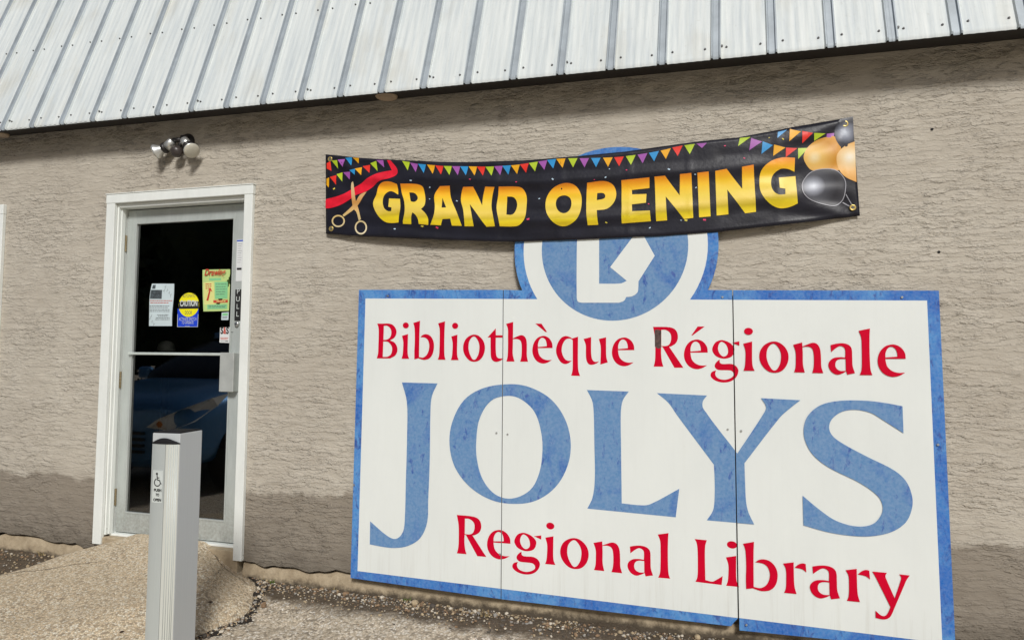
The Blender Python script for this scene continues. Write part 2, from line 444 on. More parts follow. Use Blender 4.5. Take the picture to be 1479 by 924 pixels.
def ground():
    xs = np.concatenate([-np.geomspace(700, 8, 14), np.arange(-7, -5, 0.2), np.arange(-5, 2.0, 0.028), np.arange(2.0, 6, 0.25), np.geomspace(8, 700, 14)])
    ys = np.concatenate([-np.geomspace(700, 8, 14), np.arange(-7.5, -1.7, 0.2), np.arange(-1.7, 0.09, 0.028), [0.3, 1, 3, 8, 30, 120, 700]])
    X, Y = np.meshgrid(xs, ys)
    near = (np.abs(X + 1.5) < 4) & (Y > -1.9) & (Y < 0.3)
    Z = gz(X, Y) + np.where(near, wave_noise(X, Y, 3, (14, 37, 80), (0.004, 0.003, 0.0016)), 0)
    far = np.hypot(X, Y) > 9; Z = np.where(far, -0.01, Z)
    Z = np.where(Y > 0.05, -0.02, Z)
    ny, nx = X.shape; V = np.stack([X, Y, Z], -1).reshape(-1, 3)
    i = np.arange(nx - 1)[None] + np.arange(ny - 1)[:, None] * nx
    F = np.stack([i, i + 1, i + nx + 1, i + nx], -1).reshape(-1, 4)
    o = pydata('ground', V.tolist(), F.tolist(), M['ground'], smooth=True)
    tag(o, 'worn grey tan asphalt and gravel in front of the library wall', None, None, 'structure')
ground()

# domed concrete apron that climbs to the door sill
PAD = path('-3.98,0.045! -4.02,-0.05 -4.10,-0.20 -4.19,-0.46 -4.30,-0.85 -4.28,-1.2 -3.9,-1.48 -3.3,-1.52 -2.8,-1.22 -2.56,-0.86 -2.49,-0.62 -2.45,-0.42 -2.55,-0.20 -2.63,-0.08 -2.74,0.0 -2.80,0.045!', 5)
def pad():
    P = np.array(PAD); A = P; B = np.roll(P, -1, 0)
    wall = (A[:, 1] > 0.02) & (B[:, 1] > 0.02)
    def dist(q, keep):
        a, b = A[keep], B[keep]; ab = b - a
        t = np.clip(((q - a) * ab).sum(1) / (ab ** 2).sum(1), 0, 1)
        return np.linalg.norm(q - a - ab * t[:, None], axis=1).min()
    def inside(q):
        c = False
        for (x0, y0), (x1, y1) in zip(A, B):
            if (y0 > q[1]) != (y1 > q[1]) and q[0] < (x1 - x0) * (q[1] - y0) / (y1 - y0) + x0: c = not c
        return c
    step = 0.035; V, idx = [], {}
    xs = np.arange(-4.5, -2.3, step); ys = np.arange(-1.6, 0.05, step)
    def height(x, y, d):
        s = min(1, d / 0.36); s = s * s * (3 - 2 * s)
        lift = 0.172 - 0.100 * min(1, max(0, -y) / 1.1)
        r = math.sqrt(min(1, d / 0.05))
        z = 0.035 * r + lift * s + 0.012
        return z + wave_noise(x, y, 5, (5, 13, 30), (0.007, 0.004, 0.002)) * s + float(gz(x, y)) * 0.5
    for j, y in enumerate(ys):
        for i, x in enumerate(xs):
            q = np.array([x, y])
            if inside(q) and dist(q, ~wall) > 0.016:
                idx[(i, j)] = len(V); V.append((x, y, height(x, y, dist(q, ~wall))))
    bm = bmesh.new(); vs = [bm.verts.new(v) for v in V]
    for (i, j) in idx:
        k = [(i, j), (i+1, j), (i+1, j+1), (i, j+1)]
        if all(q in idx for q in k): bm.faces.new([vs[idx[q]] for q in k])
    # skirt: pull the border out to the real outline, then down into the ground
    loose = [v for v in bm.verts if not v.link_faces]; bmesh.ops.delete(bm, geom=loose, context='VERTS')
    be = [e for e in bm.edges if len(e.link_faces) == 1]
    def nearest(co):
        q = np.array([co.x, co.y]); ab = B - A
        t = np.clip(((q - A) * ab).sum(1) / (ab ** 2).sum(1), 0, 1); c = A + ab * t[:, None]
        k = np.linalg.norm(c - q, axis=1).argmin(); return c[k]
    ext = bmesh.ops.extrude_edge_only(bm, edges=be)['geom']
    ring = [g for g in ext if isinstance(g, bmesh.types.BMVert)]
    for v in ring:
        c = nearest(v.co); v.co.x, v.co.y = c
        if c[1] < 0.03: v.co.z = 0.030 + float(gz(c[0], c[1])) * 0.6 + 0.006 * math.sin(c[0] * 31 + c[1] * 47)
    e2 = [g for g in ext if isinstance(g, bmesh.types.BMEdge)]
    rs = set(ring); e2 = [e for e in e2 if e.verts[0] in rs and e.verts[1] in rs]
    ext = bmesh.ops.extrude_edge_only(bm, edges=e2)['geom']
    for v in [g for g in ext if isinstance(g, bmesh.types.BMVert)]:
        v.co.z = -0.05
    bmesh.ops.recalc_face_normals(bm, faces=bm.faces)
    o = from_bm('pavement', bm, M['pad'], smooth=True)
    tag(o, 'domed tan exposed aggregate concrete apron rising to the door', None, None, 'structure')
pad()

# ------------------------------------------------------------------ building
BX0, BX1, BY1 = -8.0, 4.2, 7.0
OH = 0.20                                            # overhang of the eave
def wz(x): return 2.956 - 0.0088 * (x + 1.06)
def ez(x): return 2.914 - 0.0086 * (x + 1.04)        # the eave falls slightly to the right
bld = thing('library_building', (-2.0, 0.0, 0.0), 'tan stucco library building with a ribbed steel mansard roof and glass door', 'building')
DX0, DX1, DZ1 = -3.875, -2.850, 2.433                # door opening
WX0, WX1, WZ0, WZ1 = -5.90, -4.945, 1.25, 2.41       # window opening, just left of the picture
def stucco_wall():
    bm = bmesh.new()
    xs = sorted(set(list(np.arange(BX0, BX1 + 0.01, 0.035).round(4)) + [DX0, DX1, WX0, WX1]))
    xs = [x for x in xs if min(abs(x - k) for k in (DX0, DX1, WX0, WX1)) > 0.012 or x in (DX0, DX1, WX0, WX1)]
    zs = [None, 0.36, 1.25, 2.41, 2.433, None]
    zs = [None, 0.36, WZ0, WZ1, DZ1, None]
    def z_at(k, x):
        if k == 0: return 0.158 + wave_noise(x, 0, 9, (6, 19, 55), (0.010, 0.010, 0.007)) - 0.010 * (x + 3) / 3
        if k == 5: return wz(x)
        return zs[k]
    grid = {}
    def v(i, k):
        if (i, k) not in grid: grid[(i, k)] = bm.verts.new((xs[i], 0.0, z_at(k, xs[i])))
        return grid[(i, k)]
    for i in range(len(xs) - 1):
        xm = (xs[i] + xs[i+1]) / 2
        for k in range(5):
            zm = (z_at(k, xm) + z_at(k + 1, xm)) / 2
            if DX0 < xm < DX1 and zm < DZ1: continue
            if WX0 < xm < WX1 and WZ0 < zm < WZ1: continue
            bm.faces.new((v(i, k), v(i+1, k), v(i+1, k+1), v(i, k+1)))
    be = [e for e in bm.edges if len(e.link_faces) == 1]
    ext = bmesh.ops.extrude_edge_only(bm, edges=be)['geom']
    for g in ext:
        if isinstance(g, bmesh.types.BMVert): g.co.y = 0.028
    bmesh.ops.recalc_face_normals(bm, faces=bm.faces)
    if any(f.normal.y > 0.9 for f in bm.faces): bmesh.ops.reverse_faces(bm, faces=bm.faces)
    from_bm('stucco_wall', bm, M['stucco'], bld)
    # the other three sides
    bm = bmesh.new()
    box(bm, (BX0, 0.03, 0.15), (BX0 + 0.15, BY1, 2.96)); box(bm, (BX1 - 0.15, 0.03, 0.15), (BX1, BY1, 2.90)); box(bm, (BX0 + 0.15, BY1 - 0.15, 0.15), (BX1 - 0.15, BY1, 2.9))
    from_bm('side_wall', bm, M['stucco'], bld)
stucco_wall()

def foundation():
    xs = np.arange(BX0, BX1, 0.04); bm = bmesh.new()
    for a, b in ((BX0, -3.96), (-2.80, BX1)):
        px = xs[(xs >= a) & (xs <= b)]
        rows = []
        for x in px:
            top = 0.150 + wave_noise(x, 0, 9, (6, 19, 55), (0.010, 0.010, 0.007)) - 0.010 * (x + 3) / 3 - 0.004 - 0.004 * abs(math.sin(x * 23))
            y = 0.008 + wave_noise(x, 1, 4, (8, 25), (0.004, 0.003))
            rows.append([bm.verts.new((x, 0.06, top)), bm.verts.new((x, y + 0.004, top - 0.004)), bm.verts.new((x, y - 0.006, 0.10)), bm.verts.new((x, y - 0.012, -0.05))])
        for A, B in zip(rows, rows[1:]):
            for k in range(3): bm.faces.new((A[k], A[k+1], B[k+1], B[k]))
    bmesh.ops.recalc_face_normals(bm, faces=bm.faces)
    from_bm('foundation', bm, M['conc'], bld, smooth=True)
foundation()
for u, v in ((1346, 187), (1356, 364)):                 # plugged holes in the stucco
    p = pt(u, v); bm = bmesh.new(); tube(bm, (p.x, .004, p.z), (p.x, -.0025, p.z), .007, .0065, 12); from_bm('wall_plug', bm, M['joint'], bld)

# roof: one object per steel sheet, three rib spacings wide
PITCH, SL = 0.2603, math.radians(71.0)
def roof_profile(n):
    """(x, height) across a sheet of n spacings that starts and ends under a rib"""
    P = []
    for k in range(n):
        o = k * PITCH
        rib = [(-.0265, 0), (-.0225, .0125), (-.0165, .0125), (-.0125, .0018), (.0125, .0018), (.0165, .0125), (.0225, .0125), (.0265, 0)]
        P += [(o + q, h) for q, h in rib if k or q > 0]
        if not k: P.insert(0, (o, .0018))
        for i in range(1, 24):
            q = .0265 + i * (PITCH - .053) / 24; P.append((o + q, .0008 * (1 - math.cos(2 * math.pi * i * 5 / 24))))
    o = n * PITCH
    P += [(o + q, h + .0007) for q, h in rib]
    return P
def roof():
    L = 2.3; up = Vector((0, math.cos(SL), math.sin(SL))); nrm = Vector((0, -math.sin(SL), math.cos(SL)))
    prof = roof_profile(3); me = bpy.data.meshes.new('roof_panel'); V, F = [], []
    rows = [0, 0.012, 0.5, 1.0, 1.6, L]
    for j, r in enumerate(rows):
        for x, h in prof:
            V.append(Vector((x, 0, 0)) + up * r + nrm * (h - (0.0012 if j == 0 else 0)))
    n = len(prof)
    for j in range(len(rows) - 1):
        for i in range(n - 1): F.append((j*n + i, j*n + i + 1, (j+1)*n + i + 1, (j+1)*n + i))
    # turned-down drip lip
    b = len(V)
    for x, h in prof: V.append(Vector((x, 0.003, -0.012)) + nrm * (h * 0.9))
    for i in range(n - 1): F.append((b + i, b + i + 1, i + 1, i))
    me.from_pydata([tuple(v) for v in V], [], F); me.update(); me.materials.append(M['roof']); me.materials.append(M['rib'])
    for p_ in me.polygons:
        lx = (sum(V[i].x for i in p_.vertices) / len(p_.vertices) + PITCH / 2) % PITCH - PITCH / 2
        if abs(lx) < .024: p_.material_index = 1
    for p_ in me.polygons: p_.use_smooth = True
    me.set_sharp_from_angle(angle=math.radians(24))
    # screws: one row at the eave, one at the next purlin
    sb = bmesh.new()
    for r, extra in ((0.055, True), (0.69, False)):
        for k in range(3):
            for dx in (0.050, PITCH - 0.052):
                p = Vector((k * PITCH + dx, 0, 0)) + up * (r + random.uniform(-.006, .006)) + nrm * 0.0
                tube(sb, p, p + nrm * 0.003, 0.0060, n=10); tube(sb, p + nrm * 0.003, p + nrm * 0.008, 0.0045, 0.004, n=6)
        if extra:
            p = Vector((0.028, 0, 0)) + up * (r + 0.006); tube(sb, p, p + nrm * 0.009, 0.0055, n=8)
    sme = bpy.data.meshes.new('panel_screws'); sb.to_mesh(sme); sb.free(); sme.materials.append(M['screw'])
    x0 = -1.557 - 3 * PITCH * 8
    k = 0
    while x0 + k * 3 * PITCH < BX1:
        x = x0 + k * 3 * PITCH; jit = random.uniform(-.0025, .0025)
        loc = Vector((x, 0.002 - OH + jit, ez(x) + 0.010))
        o = link('roof_panel', me, None, bld); o.matrix_parent_inverse = Matrix.Identity(4)
        o.location = loc - Vector((-2.0, 0, 0)); o.rotation_euler = (0, 0.0088 + random.uniform(-.0012, .0012), 0)
        s = bpy.data.objects.new('panel_screws', sme); COL.objects.link(s); s.parent = o; s['kind'] = 'stuff'
        k += 1
    bm = bmesh.new()                                    # deck under the sheets and flat top
    for x0_, x1_ in ((BX0 - .3, BX1 + .3),):
        q = [Vector((x, 0.030 - OH, ez(x) + 0.012)) for x in (x0_, x1_)]
        t = [p + up * (L - 0.02) for p in q]; vs = [bm.verts.new(p) for p in (q[0], q[1], t[1], t[0])]; bm.faces.new(vs)
        bk = [bm.verts.new((p.x, BY1, p.z)) for p in (t[1], t[0])]; bm.faces.new((vs[3], vs[2], bk[0], bk[1]))
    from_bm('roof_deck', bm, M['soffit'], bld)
    bm = bmesh.new()
    v = [bm.verts.new(p) for p in ((BX0 - .3, .006 - OH, ez(BX0 - .3) + .002), (BX1 + .3, .006 - OH, ez(BX1 + .3) + .002), (BX1 + .3, .03, wz(BX1 + .3) - .002), (BX0 - .3, .03, wz(BX0 - .3) - .002))]
    bm.faces.new(v[::-1])
    v2 = [bm.verts.new(p) for p in ((BX0 - .3, .0055 - OH, ez(BX0 - .3) + .003), (BX1 + .3, .0055 - OH, ez(BX1 + .3) + .003), (BX1 + .3, .022 - OH, ez(BX1 + .3) + .05), (BX0 - .3, .022 - OH, ez(BX0 - .3) + .05))]
    bm.faces.new(v2)
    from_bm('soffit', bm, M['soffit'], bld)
    for u, vv in ((558, 139.5), (-2, 191.5)):           # small round soffit fittings
        p = pt(u, vv, -0.10); bm = bmesh.new()
        lathe(bm, (p.x, p.y, (ez(p.x) + wz(p.x)) / 2 + 0.004), (0, 0, -1), [(0, .064), (.012, .064), (.018, .058), (.018, .044), (.014, .040)], 28)
        from_bm('soffit_fitting', bm, M['puck'], bld, smooth=True)
roof()

# ---- door
def door():
    y0 = -0.026
    boxo('casing_board', (-3.945, y0, 0.178), (DX0, 0.0, 2.4335), M['white'], bld, 0.003)
    boxo('casing_board', (DX1, y0, 0.168), (-2.788, 0.0, 2.4335), M['white'], bld, 0.003)
    boxo('casing_board', (-3.948, y0 - .002, 2.434), (-2.785, 0.0, 2.494), M['white'], bld, 0.003)
    boxo('drip_cap', (-3.952, y0 - .006, 2.4945), (-2.781, 0.0, 2.500), M['white'], bld, 0.001)
    bm = bmesh.new()                                     # jambs with a door stop
    box(bm, (DX0, 0.0, 0.236), (DX0 + .0125, 0.115, DZ1), .001); box(bm, (DX0 + .0127, 0.020, 0.236), (DX0 + .020, 0.050, 2.408), .002)
    box(bm, (DX1 - .0125, 0.0, 0.236), (DX1, 0.115, DZ1), .001)
    box(bm, (DX0 + .0127, 0.0, 2.408), (DX1 - .0127, 0.115, DZ1), .001)
    from_bm('door_jamb', bm, M['white'], bld)
    boxo('door_sill', (DX0 - .02, -0.012, -0.03), (DX1 + .02, 0.12, 0.222), M['conc'], bld, 0.006)
    boxo('threshold', (DX0 + .002, 0.036, 0.2225), (DX1 - .002, 0.118, 0.236), M['white'], bld, 0.003)
    # the leaf
    lx0, lx1, lz0, lz1 = -3.857, -2.866, 0.243, 2.401
    gx0, gx1, gz0, gz1 = -3.789, -2.990, 0.366, 2.316
    ya, yb = 0.070, 0.112
    bm = bmesh.new()
    box(bm, (lx0, ya, lz0), (gx0, yb, lz1), .002); box(bm, (gx1, ya, lz0), (lx1, yb, lz1), .002)
    box(bm, (gx0 + .0003, ya + .0006, lz0), (gx1 - .0003, yb - .0006, gz0), .002); box(bm, (gx0 + .0003, ya + .0006, gz1), (gx1 - .0003, yb - .0006, lz1), .002)
    leaf = from_bm('door', bm, M['alu'], bld)
    leaf['label'] = 'aluminium framed glass door with a black PULL plate'
    bm = bmesh.new()                                     # glazing bead round the pane
    b = .011
    for lo, hi in (((gx0, ya - .003, gz0), (gx0 + b, ya + .02, gz1)), ((gx1 - b, ya - .003, gz0), (gx1, ya + .02, gz1)),
                   ((gx0 + b + .0003, ya - .0028, gz0), (gx1 - b - .0003, ya + .02, gz0 + b)), ((gx0 + b + .0003, ya - .0028, gz1 - b), (gx1 - b - .0003, ya + .02, gz1))):
        box(bm, lo, hi, .002)
    from_bm('glazing_bead', bm, M['alu'], leaf)
    bm = bmesh.new(); box(bm, (gx0 + .006, ya + .014, gz0 + .006), (gx1 - .006, ya + .0141, gz1 - .006))
    bmesh.ops.delete(bm, geom=[f for f in bm.faces if f.normal.y > -0.9 and True] if False else [], context='FACES')
    bm.free()
    pydata('glass_pane', [(gx0 + .006, ya + .014, gz0 + .006), (gx1 - .006, ya + .014, gz0 + .006), (gx1 - .006, ya + .014, gz1 - .006), (gx0 + .006, ya + .014, gz1 - .006)], [(0, 1, 2, 3)], M['glass'], leaf)
    for z in (2.175, 1.25, 0.470):                       # hinges
        bm = bmesh.new(); x = lx0 - .004
        for k in range(5): tube(bm, (x, ya - .006, z - .055 + k*.0222), (x, ya - .006, z - .055 + k*.0222 + .0205), .0075, n=12)
        from_bm('hinge', bm, M['brass'], leaf, smooth=False)
    # pull plate, cylinder, paper strip, handle box, push bar
    a = pt(340.4, 418, ya); c = pt(347.6, 463, ya)
    boxo('pull_plate', (a.x, ya - .004, c.z), (c.x + .001, ya - .0005, a.z), M['ink'], leaf, .001)
    for i, ch in enumerate('PULL'):
        text('plate_letter', ch, ((a.x + c.x) / 2 + .0005, ya - .0048, a.z - (i + .78) * (a.z - c.z) / 4.15), .046, M['decal'], leaf)
    k = pt(342.3, 468, ya); bm = bmesh.new()
    lathe(bm, (k.x + .004, ya, k.z), (0, -1, 0), [(0, .017), (.012, .016), (.016, .012), (.0155, .004)], 24); from_bm('lock_cylinder', bm, M['steel'], leaf, smooth=True)
    boxo('key_slot', (k.x + .0025, ya - .0170, k.z - .006), (k.x + .0055, ya - .0158, k.z + .006), M['ink'], leaf, 0)
    a = pt(342.2, 346, ya); c = pt(350.0, 406, ya)
    boxo('notice_strip', (a.x + .002, ya - .0016, c.z), (c.x - .002, ya - .0004, a.z), M['paper'], leaf, 0)
    boxo('strip_band', (a.x + .003, ya - .0024, a.z - .013), (c.x - .003, ya - .0018, a.z - .004), M['pblue'], leaf, 0)
    q = pt(346, 388, ya); boxo('strip_clip', (q.x - .017, ya - .006, q.z - .006), (q.x + .017, ya - .0018, q.z + .005), M['ink'], leaf, .001)
    for i in range(9):
        boxo('strip_text', (a.x + .009, ya - .0023, a.z - .03 - i*.015), (c.x - .009 - (i % 3)*.004, ya - .0018, a.z - .027 - i*.015), M['faint'], leaf, 0)
    a = pt(318, 509, 0.02); c = pt(336.5, 566, 0.02)
    boxo('handle_box', (a.x, 0.018, c.z), (c.x, ya - .0005, a.z), M['boxm'], leaf, .004)
    p0 = pt(320, 505, ya); boxo('latch_line', (p0.x + .06, ya - .002, 1.568), (p0.x + .085, ya - .0003, 1.571), M['ink'], leaf, 0)
    a = pt(196, 508.5, ya - .01); c = pt(320, 513.5, ya - .01)
    boxo('push_bar', (gx0 - .004, ya - .022, c.z), (gx1 - .005, ya - .0045, a.z), M['bar'], leaf, .004)

def text(name, s, loc, size, mat, parent=None, bold=0.0, width=None, align='CENTER', rotz=0.0, shear=0.0, thick=0.0):
    cu = bpy.data.curves.new(name, 'FONT'); cu.body = s; cu.size = size; cu.align_x = align; cu.align_y = 'BOTTOM_BASELINE' if False else 'BOTTOM'
    cu.offset = bold; cu.shear = shear; cu.resolution_u = 3; cu.extrude = thick
    tmp = bpy.data.objects.new('t', cu); COL.objects.link(tmp); bpy.context.view_layer.update()
    me = bpy.data.meshes.new_from_object(tmp); bpy.data.objects.remove(tmp); bpy.data.curves.remove(cu)
    sx = 1.0
    if width and len(me.vertices):
        xs = [v.co.x for v in me.vertices]; sx = width / max(1e-6, max(xs) - min(xs))
    me.transform(Matrix.Translation(loc) @ Matrix.Rotation(rotz, 4, 'Z') @ Matrix.Rotation(math.pi/2, 4, 'X') @ Matrix.Diagonal((sx, 1, 1, 1)))
    me.materials.clear(); me.name = name
    return link(name, me, mat, parent)

M['paper'] = plain('white_paper', (0.70, 0.72, 0.72), 0.7, var=.04); M['pblue'] = plain('print_blue', (0.03, 0.10, 0.55), 0.6); M['faint'] = plain('print_grey', (0.35, 0.36, 0.37), 0.7)
M['boxm'] = plain('device_housing', (0.47, 0.49, 0.47), 0.45, 0.2); M['bar'] = plain('push_bar_metal', (0.62, 0.68, 0.64), 0.4, 0.2)
door()

def window():
    f = -0.026
    boxo('casing_board', (WX0 - .075, f, WZ0), (WX0, 0, WZ1), M['white'], bld); boxo('casing_board', (WX1, f, WZ0), (WX1 + .071, 0, WZ1), M['white'], bld)
    boxo('casing_board', (WX0 - .076, f - .002, WZ1 + .0003), (WX1 + .072, 0, WZ1 + .07), M['white'], bld); boxo('window_sill', (WX0 - .09, f - .02, WZ0 - .05), (WX1 + .085, 0, WZ0 - .0003), M['white'], bld)
    bm = bmesh.new(); b = .04
    box(bm, (WX0, .02, WZ0), (WX0 + b, .06, WZ1), .002); box(bm, (WX1 - b, .02, WZ0), (WX1, .06, WZ1), .002)
    box(bm, (WX0 + b, .0203, WZ0), (WX1 - b, .0597, WZ0 + b), .002); box(bm, (WX0 + b, .0203, WZ1 - b), (WX1 - b, .0597, WZ1), .002)
    box(bm, (WX0 + b, .024, (WZ0 + WZ1)/2 - .015), (WX1 - b, .056, (WZ0 + WZ1)/2 + .015), .002)
    wf = from_bm('window', bm, M['white'], bld)
    pydata('pane', [(WX0 + .03, .04, WZ0 + .03), (WX1 - .03, .04, WZ0 + .03), (WX1 - .03, .04, WZ1 - .03), (WX0 + .03, .04, WZ1 - .03)], [(0, 1, 2, 3)], M['glass'], wf)
window()

def room():
    bm = bmesh.new()
    x0, x1, y0_, y1, z0, z1 = -6.2, -1.6, 0.122, 4.6, 0.235, 2.85
    v = [bm.verts.new(c) for c in ((x0,y0_,z0),(x1,y0_,z0),(x1,y1,z0),(x0,y1,z0),(x0,y0_,z1),(x1,y0_,z1),(x1,y1,z1),(x0,y1,z1))]
    for f in ((4,5,6,7),(1,2,6,5),(2,3,7,6),(3,0,4,7)): bm.faces.new([v[i] for i in f])
    # inner face of the front wall, with its two openings
    def q(a, b, c, d): bm.faces.new([bm.verts.new((a, y0_, c)), bm.verts.new((b, y0_, c)), bm.verts.new((b, y0_, d)), bm.verts.new((a, y0_, d))])
    q(x0, WX0, z0, z1); q(WX0, WX1, z0, WZ0); q(WX0, WX1, WZ1, z1); q(WX1, DX0, z0, z1); q(DX0, DX1, DZ1, z1); q(DX1, x1, z0, z1)
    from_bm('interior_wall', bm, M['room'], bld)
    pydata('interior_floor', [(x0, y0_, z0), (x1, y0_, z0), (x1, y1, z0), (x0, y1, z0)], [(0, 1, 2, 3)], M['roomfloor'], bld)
room()

# dark domed thing standing on a stool behind the glass
def dome():
    p = pt(240, 507, 0.55)
    t = thing('hat_stand', (p.x, 0.55, 0.235), 'dark domed grey shape on a slim stand behind the door glass', 'stand')
    bm = bmesh.new(); lathe(bm, (p.x, .55, .235), (0, 0, 1), [(0, .16), (.02, .16), (.03, .03), (p.z - .262, .025), (p.z - .25, .12), (p.z - .236, .12)], 20); from_bm('pedestal', bm, M['black'], t, True)
    bm = bmesh.new(); lathe(bm, (p.x, .55, p.z), (0, 0, 1), [(0, .078), (.004, .078), (.006, .060), (.03, .060), (.055, .052), (.072, .034), (.078, .006)], 24); from_bm('dome', bm, plain('grey_felt', (0.55, 0.53, 0.52), 0.9), t, True)
dome()
# ------------------------------------------------------------------ painted sign
SY = -0.045                                             # front of the sign panels
sign = thing('library_sign', (-0.5, SY, 0.15), 'large white and blue painted panel sign reading JOLYS on the wall', 'sign')
EC, RO, RW, RD = (-0.5265, 2.0105), 0.539, 0.4868, 0.387
def sp(u, v, y=SY):
    p = pt(u, v, y); return (p.x, p.z)
def xz3(y): return lambda x, z: (x, y, z)
S1T, S1B = sp(727, 418.6), sp(723.7, 864.5)             # the two joints
S2T, S2B = sp(1058, 419), sp(1066.5, 906)
def on(a, b, z): t = (z - a[1]) / (b[1] - a[1]); return (a[0] + t*(b[0] - a[0]), z)
G = 0.0022                                              # half width of a joint
def sh(p, d): return (p[0] + d, p[1])
def arc(r, a0, a1, n=40): return [(EC[0] + r*math.cos(a0 + (a1 - a0)*k/n), EC[1] + r*math.sin(a0 + (a1 - a0)*k/n)) for k in range(n + 1)]
def cut_angles(r, pl, pr):                              # where the circle meets the top edge
    zl, zr = pl[1], pr[1]
    return math.pi - math.asin((zl - EC[1]) / r), math.asin((zr - EC[1]) / r)
TL, TR, BR, BL = sp(518.5, 418.5), sp(1356.2, 419.6), sp(1380.6, 941), sp(506.3, 834)
zt = lambda p, q, x: p[1] + (q[1] - p[1]) * (x - p[0]) / (q[0] - p[0])
aL, aR = cut_angles(RO, (0, zt(TL, TR, EC[0] - .4)), (0, zt(TL, TR, EC[0] + .4)))
P_left = [BL, sh(S1B, -G), sh(S1T, -G), TL]
P_mid = [sh(S1B, G), (S2B[0] - .034, S2B[1] + .004), (S2B[0] - .022, S2B[1] + .022), sh(on(S2B, S2T, S2B[1] + .045), -G), sh(S2T, -G)] + arc(RO, aR, aL - 0.0, 56) + [sh(S1T, G)]
P_right = [sh((S2B[0], S2B[1] - .012), G + .003), BR, TR, sh(S2T, G + .001)]
ILt, ILb, IRt, IRb = sp(528, 431), sp(516.5, 824), sp(1339, 434), sp(1361, 928)
I1T, I2T = on(S1B, S1T, zt(ILt, IRt, S1T[0])), on(S2B, S2T, zt(ILt, IRt, S2T[0]))
I1B, I2B = on(S1B, S1T, zt(ILb, IRb, S1B[0])), on(S2B, S2T, zt(ILb, IRb, S2B[0]))
bL, bR = cut_angles(RW, (0, zt(ILt, IRt, EC[0] - .38)), (0, zt(ILt, IRt, EC[0] + .38)))
W_left = [ILb, sh(I1B, -G), sh(I1T, -G), ILt]
W_mid = [sh(I1B, G), sh(I2B, -G), sh(I2T, -G)] + arc(RW, bR, bL, 56) + [sh(I1T, G)]
W_right = [sh(I2B, G + .002), IRb, IRt, sh(I2T, G + .001)]

def slab(name, outline, front, thick, mat, parent):
    T = tessellate_polygon([[Vector((x, z, 0)) for x, z in outline]]); n = len(outline)
    V = [(x, front, z) for x, z in outline] + [(x, front + thick, z) for x, z in outline]
    F = []
    for a, b, c in T:
        p, q, r = outline[a], outline[b], outline[c]
        ccw = (q[0]-p[0])*(r[1]-p[1]) - (q[1]-p[1])*(r[0]-p[0]) > 0
        t = (a, b, c) if ccw else (a, c, b)             # seen from -y: x right, z up
        F.append(t); F.append(tuple(i + n for i in t[::-1]))
    me = bpy.data.meshes.new(name)
    k = len(F)
    area = sum(outline[i][0]*outline[(i+1) % n][1] - outline[(i+1) % n][0]*outline[i][1] for i in range(n))
    for i in range(n):
        j = (i + 1) % n
        F.append((i, i + n, j + n, j) if area > 0 else (j, j + n, i + n, i))
    me.from_pydata(V, [], F); me.update()
    for m in (mat if isinstance(mat, tuple) else (mat,)): me.materials.append(m)
    if isinstance(mat, tuple):
        for p in me.polygons:
            if p.index >= k: p.material_index = 1
    return link(name, me, None, parent)

for P, Wh, dy in ((P_left, W_left, 0.0), (P_mid, W_mid, -0.001), (P_right, W_right, 0.0015)):
    pn = slab('sign_panel', P, SY + dy, 0.018, (M['border'], M['ply']), sign)
    from_bm('white_face', flat([Wh], xz3(SY + dy - 0.0009)), M['face'], pn)
LY = SY - 0.0026
from_bm('emblem_disc', flat([[(EC[0] + .003 + RD*math.cos(a), EC[1] + RD*math.sin(a)) for a in np.linspace(0, 2*math.pi, 96, endpoint=False)]], xz3(LY + .0004)), M['blue'], sign)
# battens that hold the panels off the stucco
for a, b in ((-1.9, -1.15), (-1.1, .02), (.1, 1.0)):
    for z in (.36, .85, 1.38): boxo('batten', (a, SY + .0205, z), (b, 0.004, z + .04), M['ply'], sign, 0)

def px(cr, txt, sub=4): return [cr(*p) for p in path(txt, sub)]
def onsign(loop): return [sp(u, v, LY) for u, v in loop]
def cut_joints(bm, y):
    """vinyl is cut along the panel joints"""
    for a, b in ((S1T, S1B), (S2T, S2B)):
        xs = [v.co.x for v in bm.verts]; xa = min(a[0], b[0]) - .02; xb = max(a[0], b[0]) + .02
        if min(xs) > xb or max(xs) < xa: continue
        d = Vector((b[0] - a[0], 0, b[1] - a[1])).normalized(); nrm = Vector((-d.z, 0, d.x)); nrm = nrm if nrm.x > 0 else -nrm
        c = bm.copy(); o = Vector((a[0], y, a[1]))
        bmesh.ops.bisect_plane(bm, geom=bm.verts[:] + bm.edges[:] + bm.faces[:], plane_co=o - nrm * G, plane_no=nrm, clear_outer=True)
        bmesh.ops.bisect_plane(c, geom=c.verts[:] + c.edges[:] + c.faces[:], plane_co=o + nrm * (G + .0008), plane_no=nrm, clear_inner=True)
        bm_join(bm, c)
    return bm
def letter(loops_list, mat, dy=0.0):
    bm = bmesh.new()
    for loops in loops_list: bm_join(bm, flat([onsign(l) for l in loops], xz3(LY + dy)))
    cut_joints(bm, LY + dy)
    return from_bm('letter', bm, mat, sign)

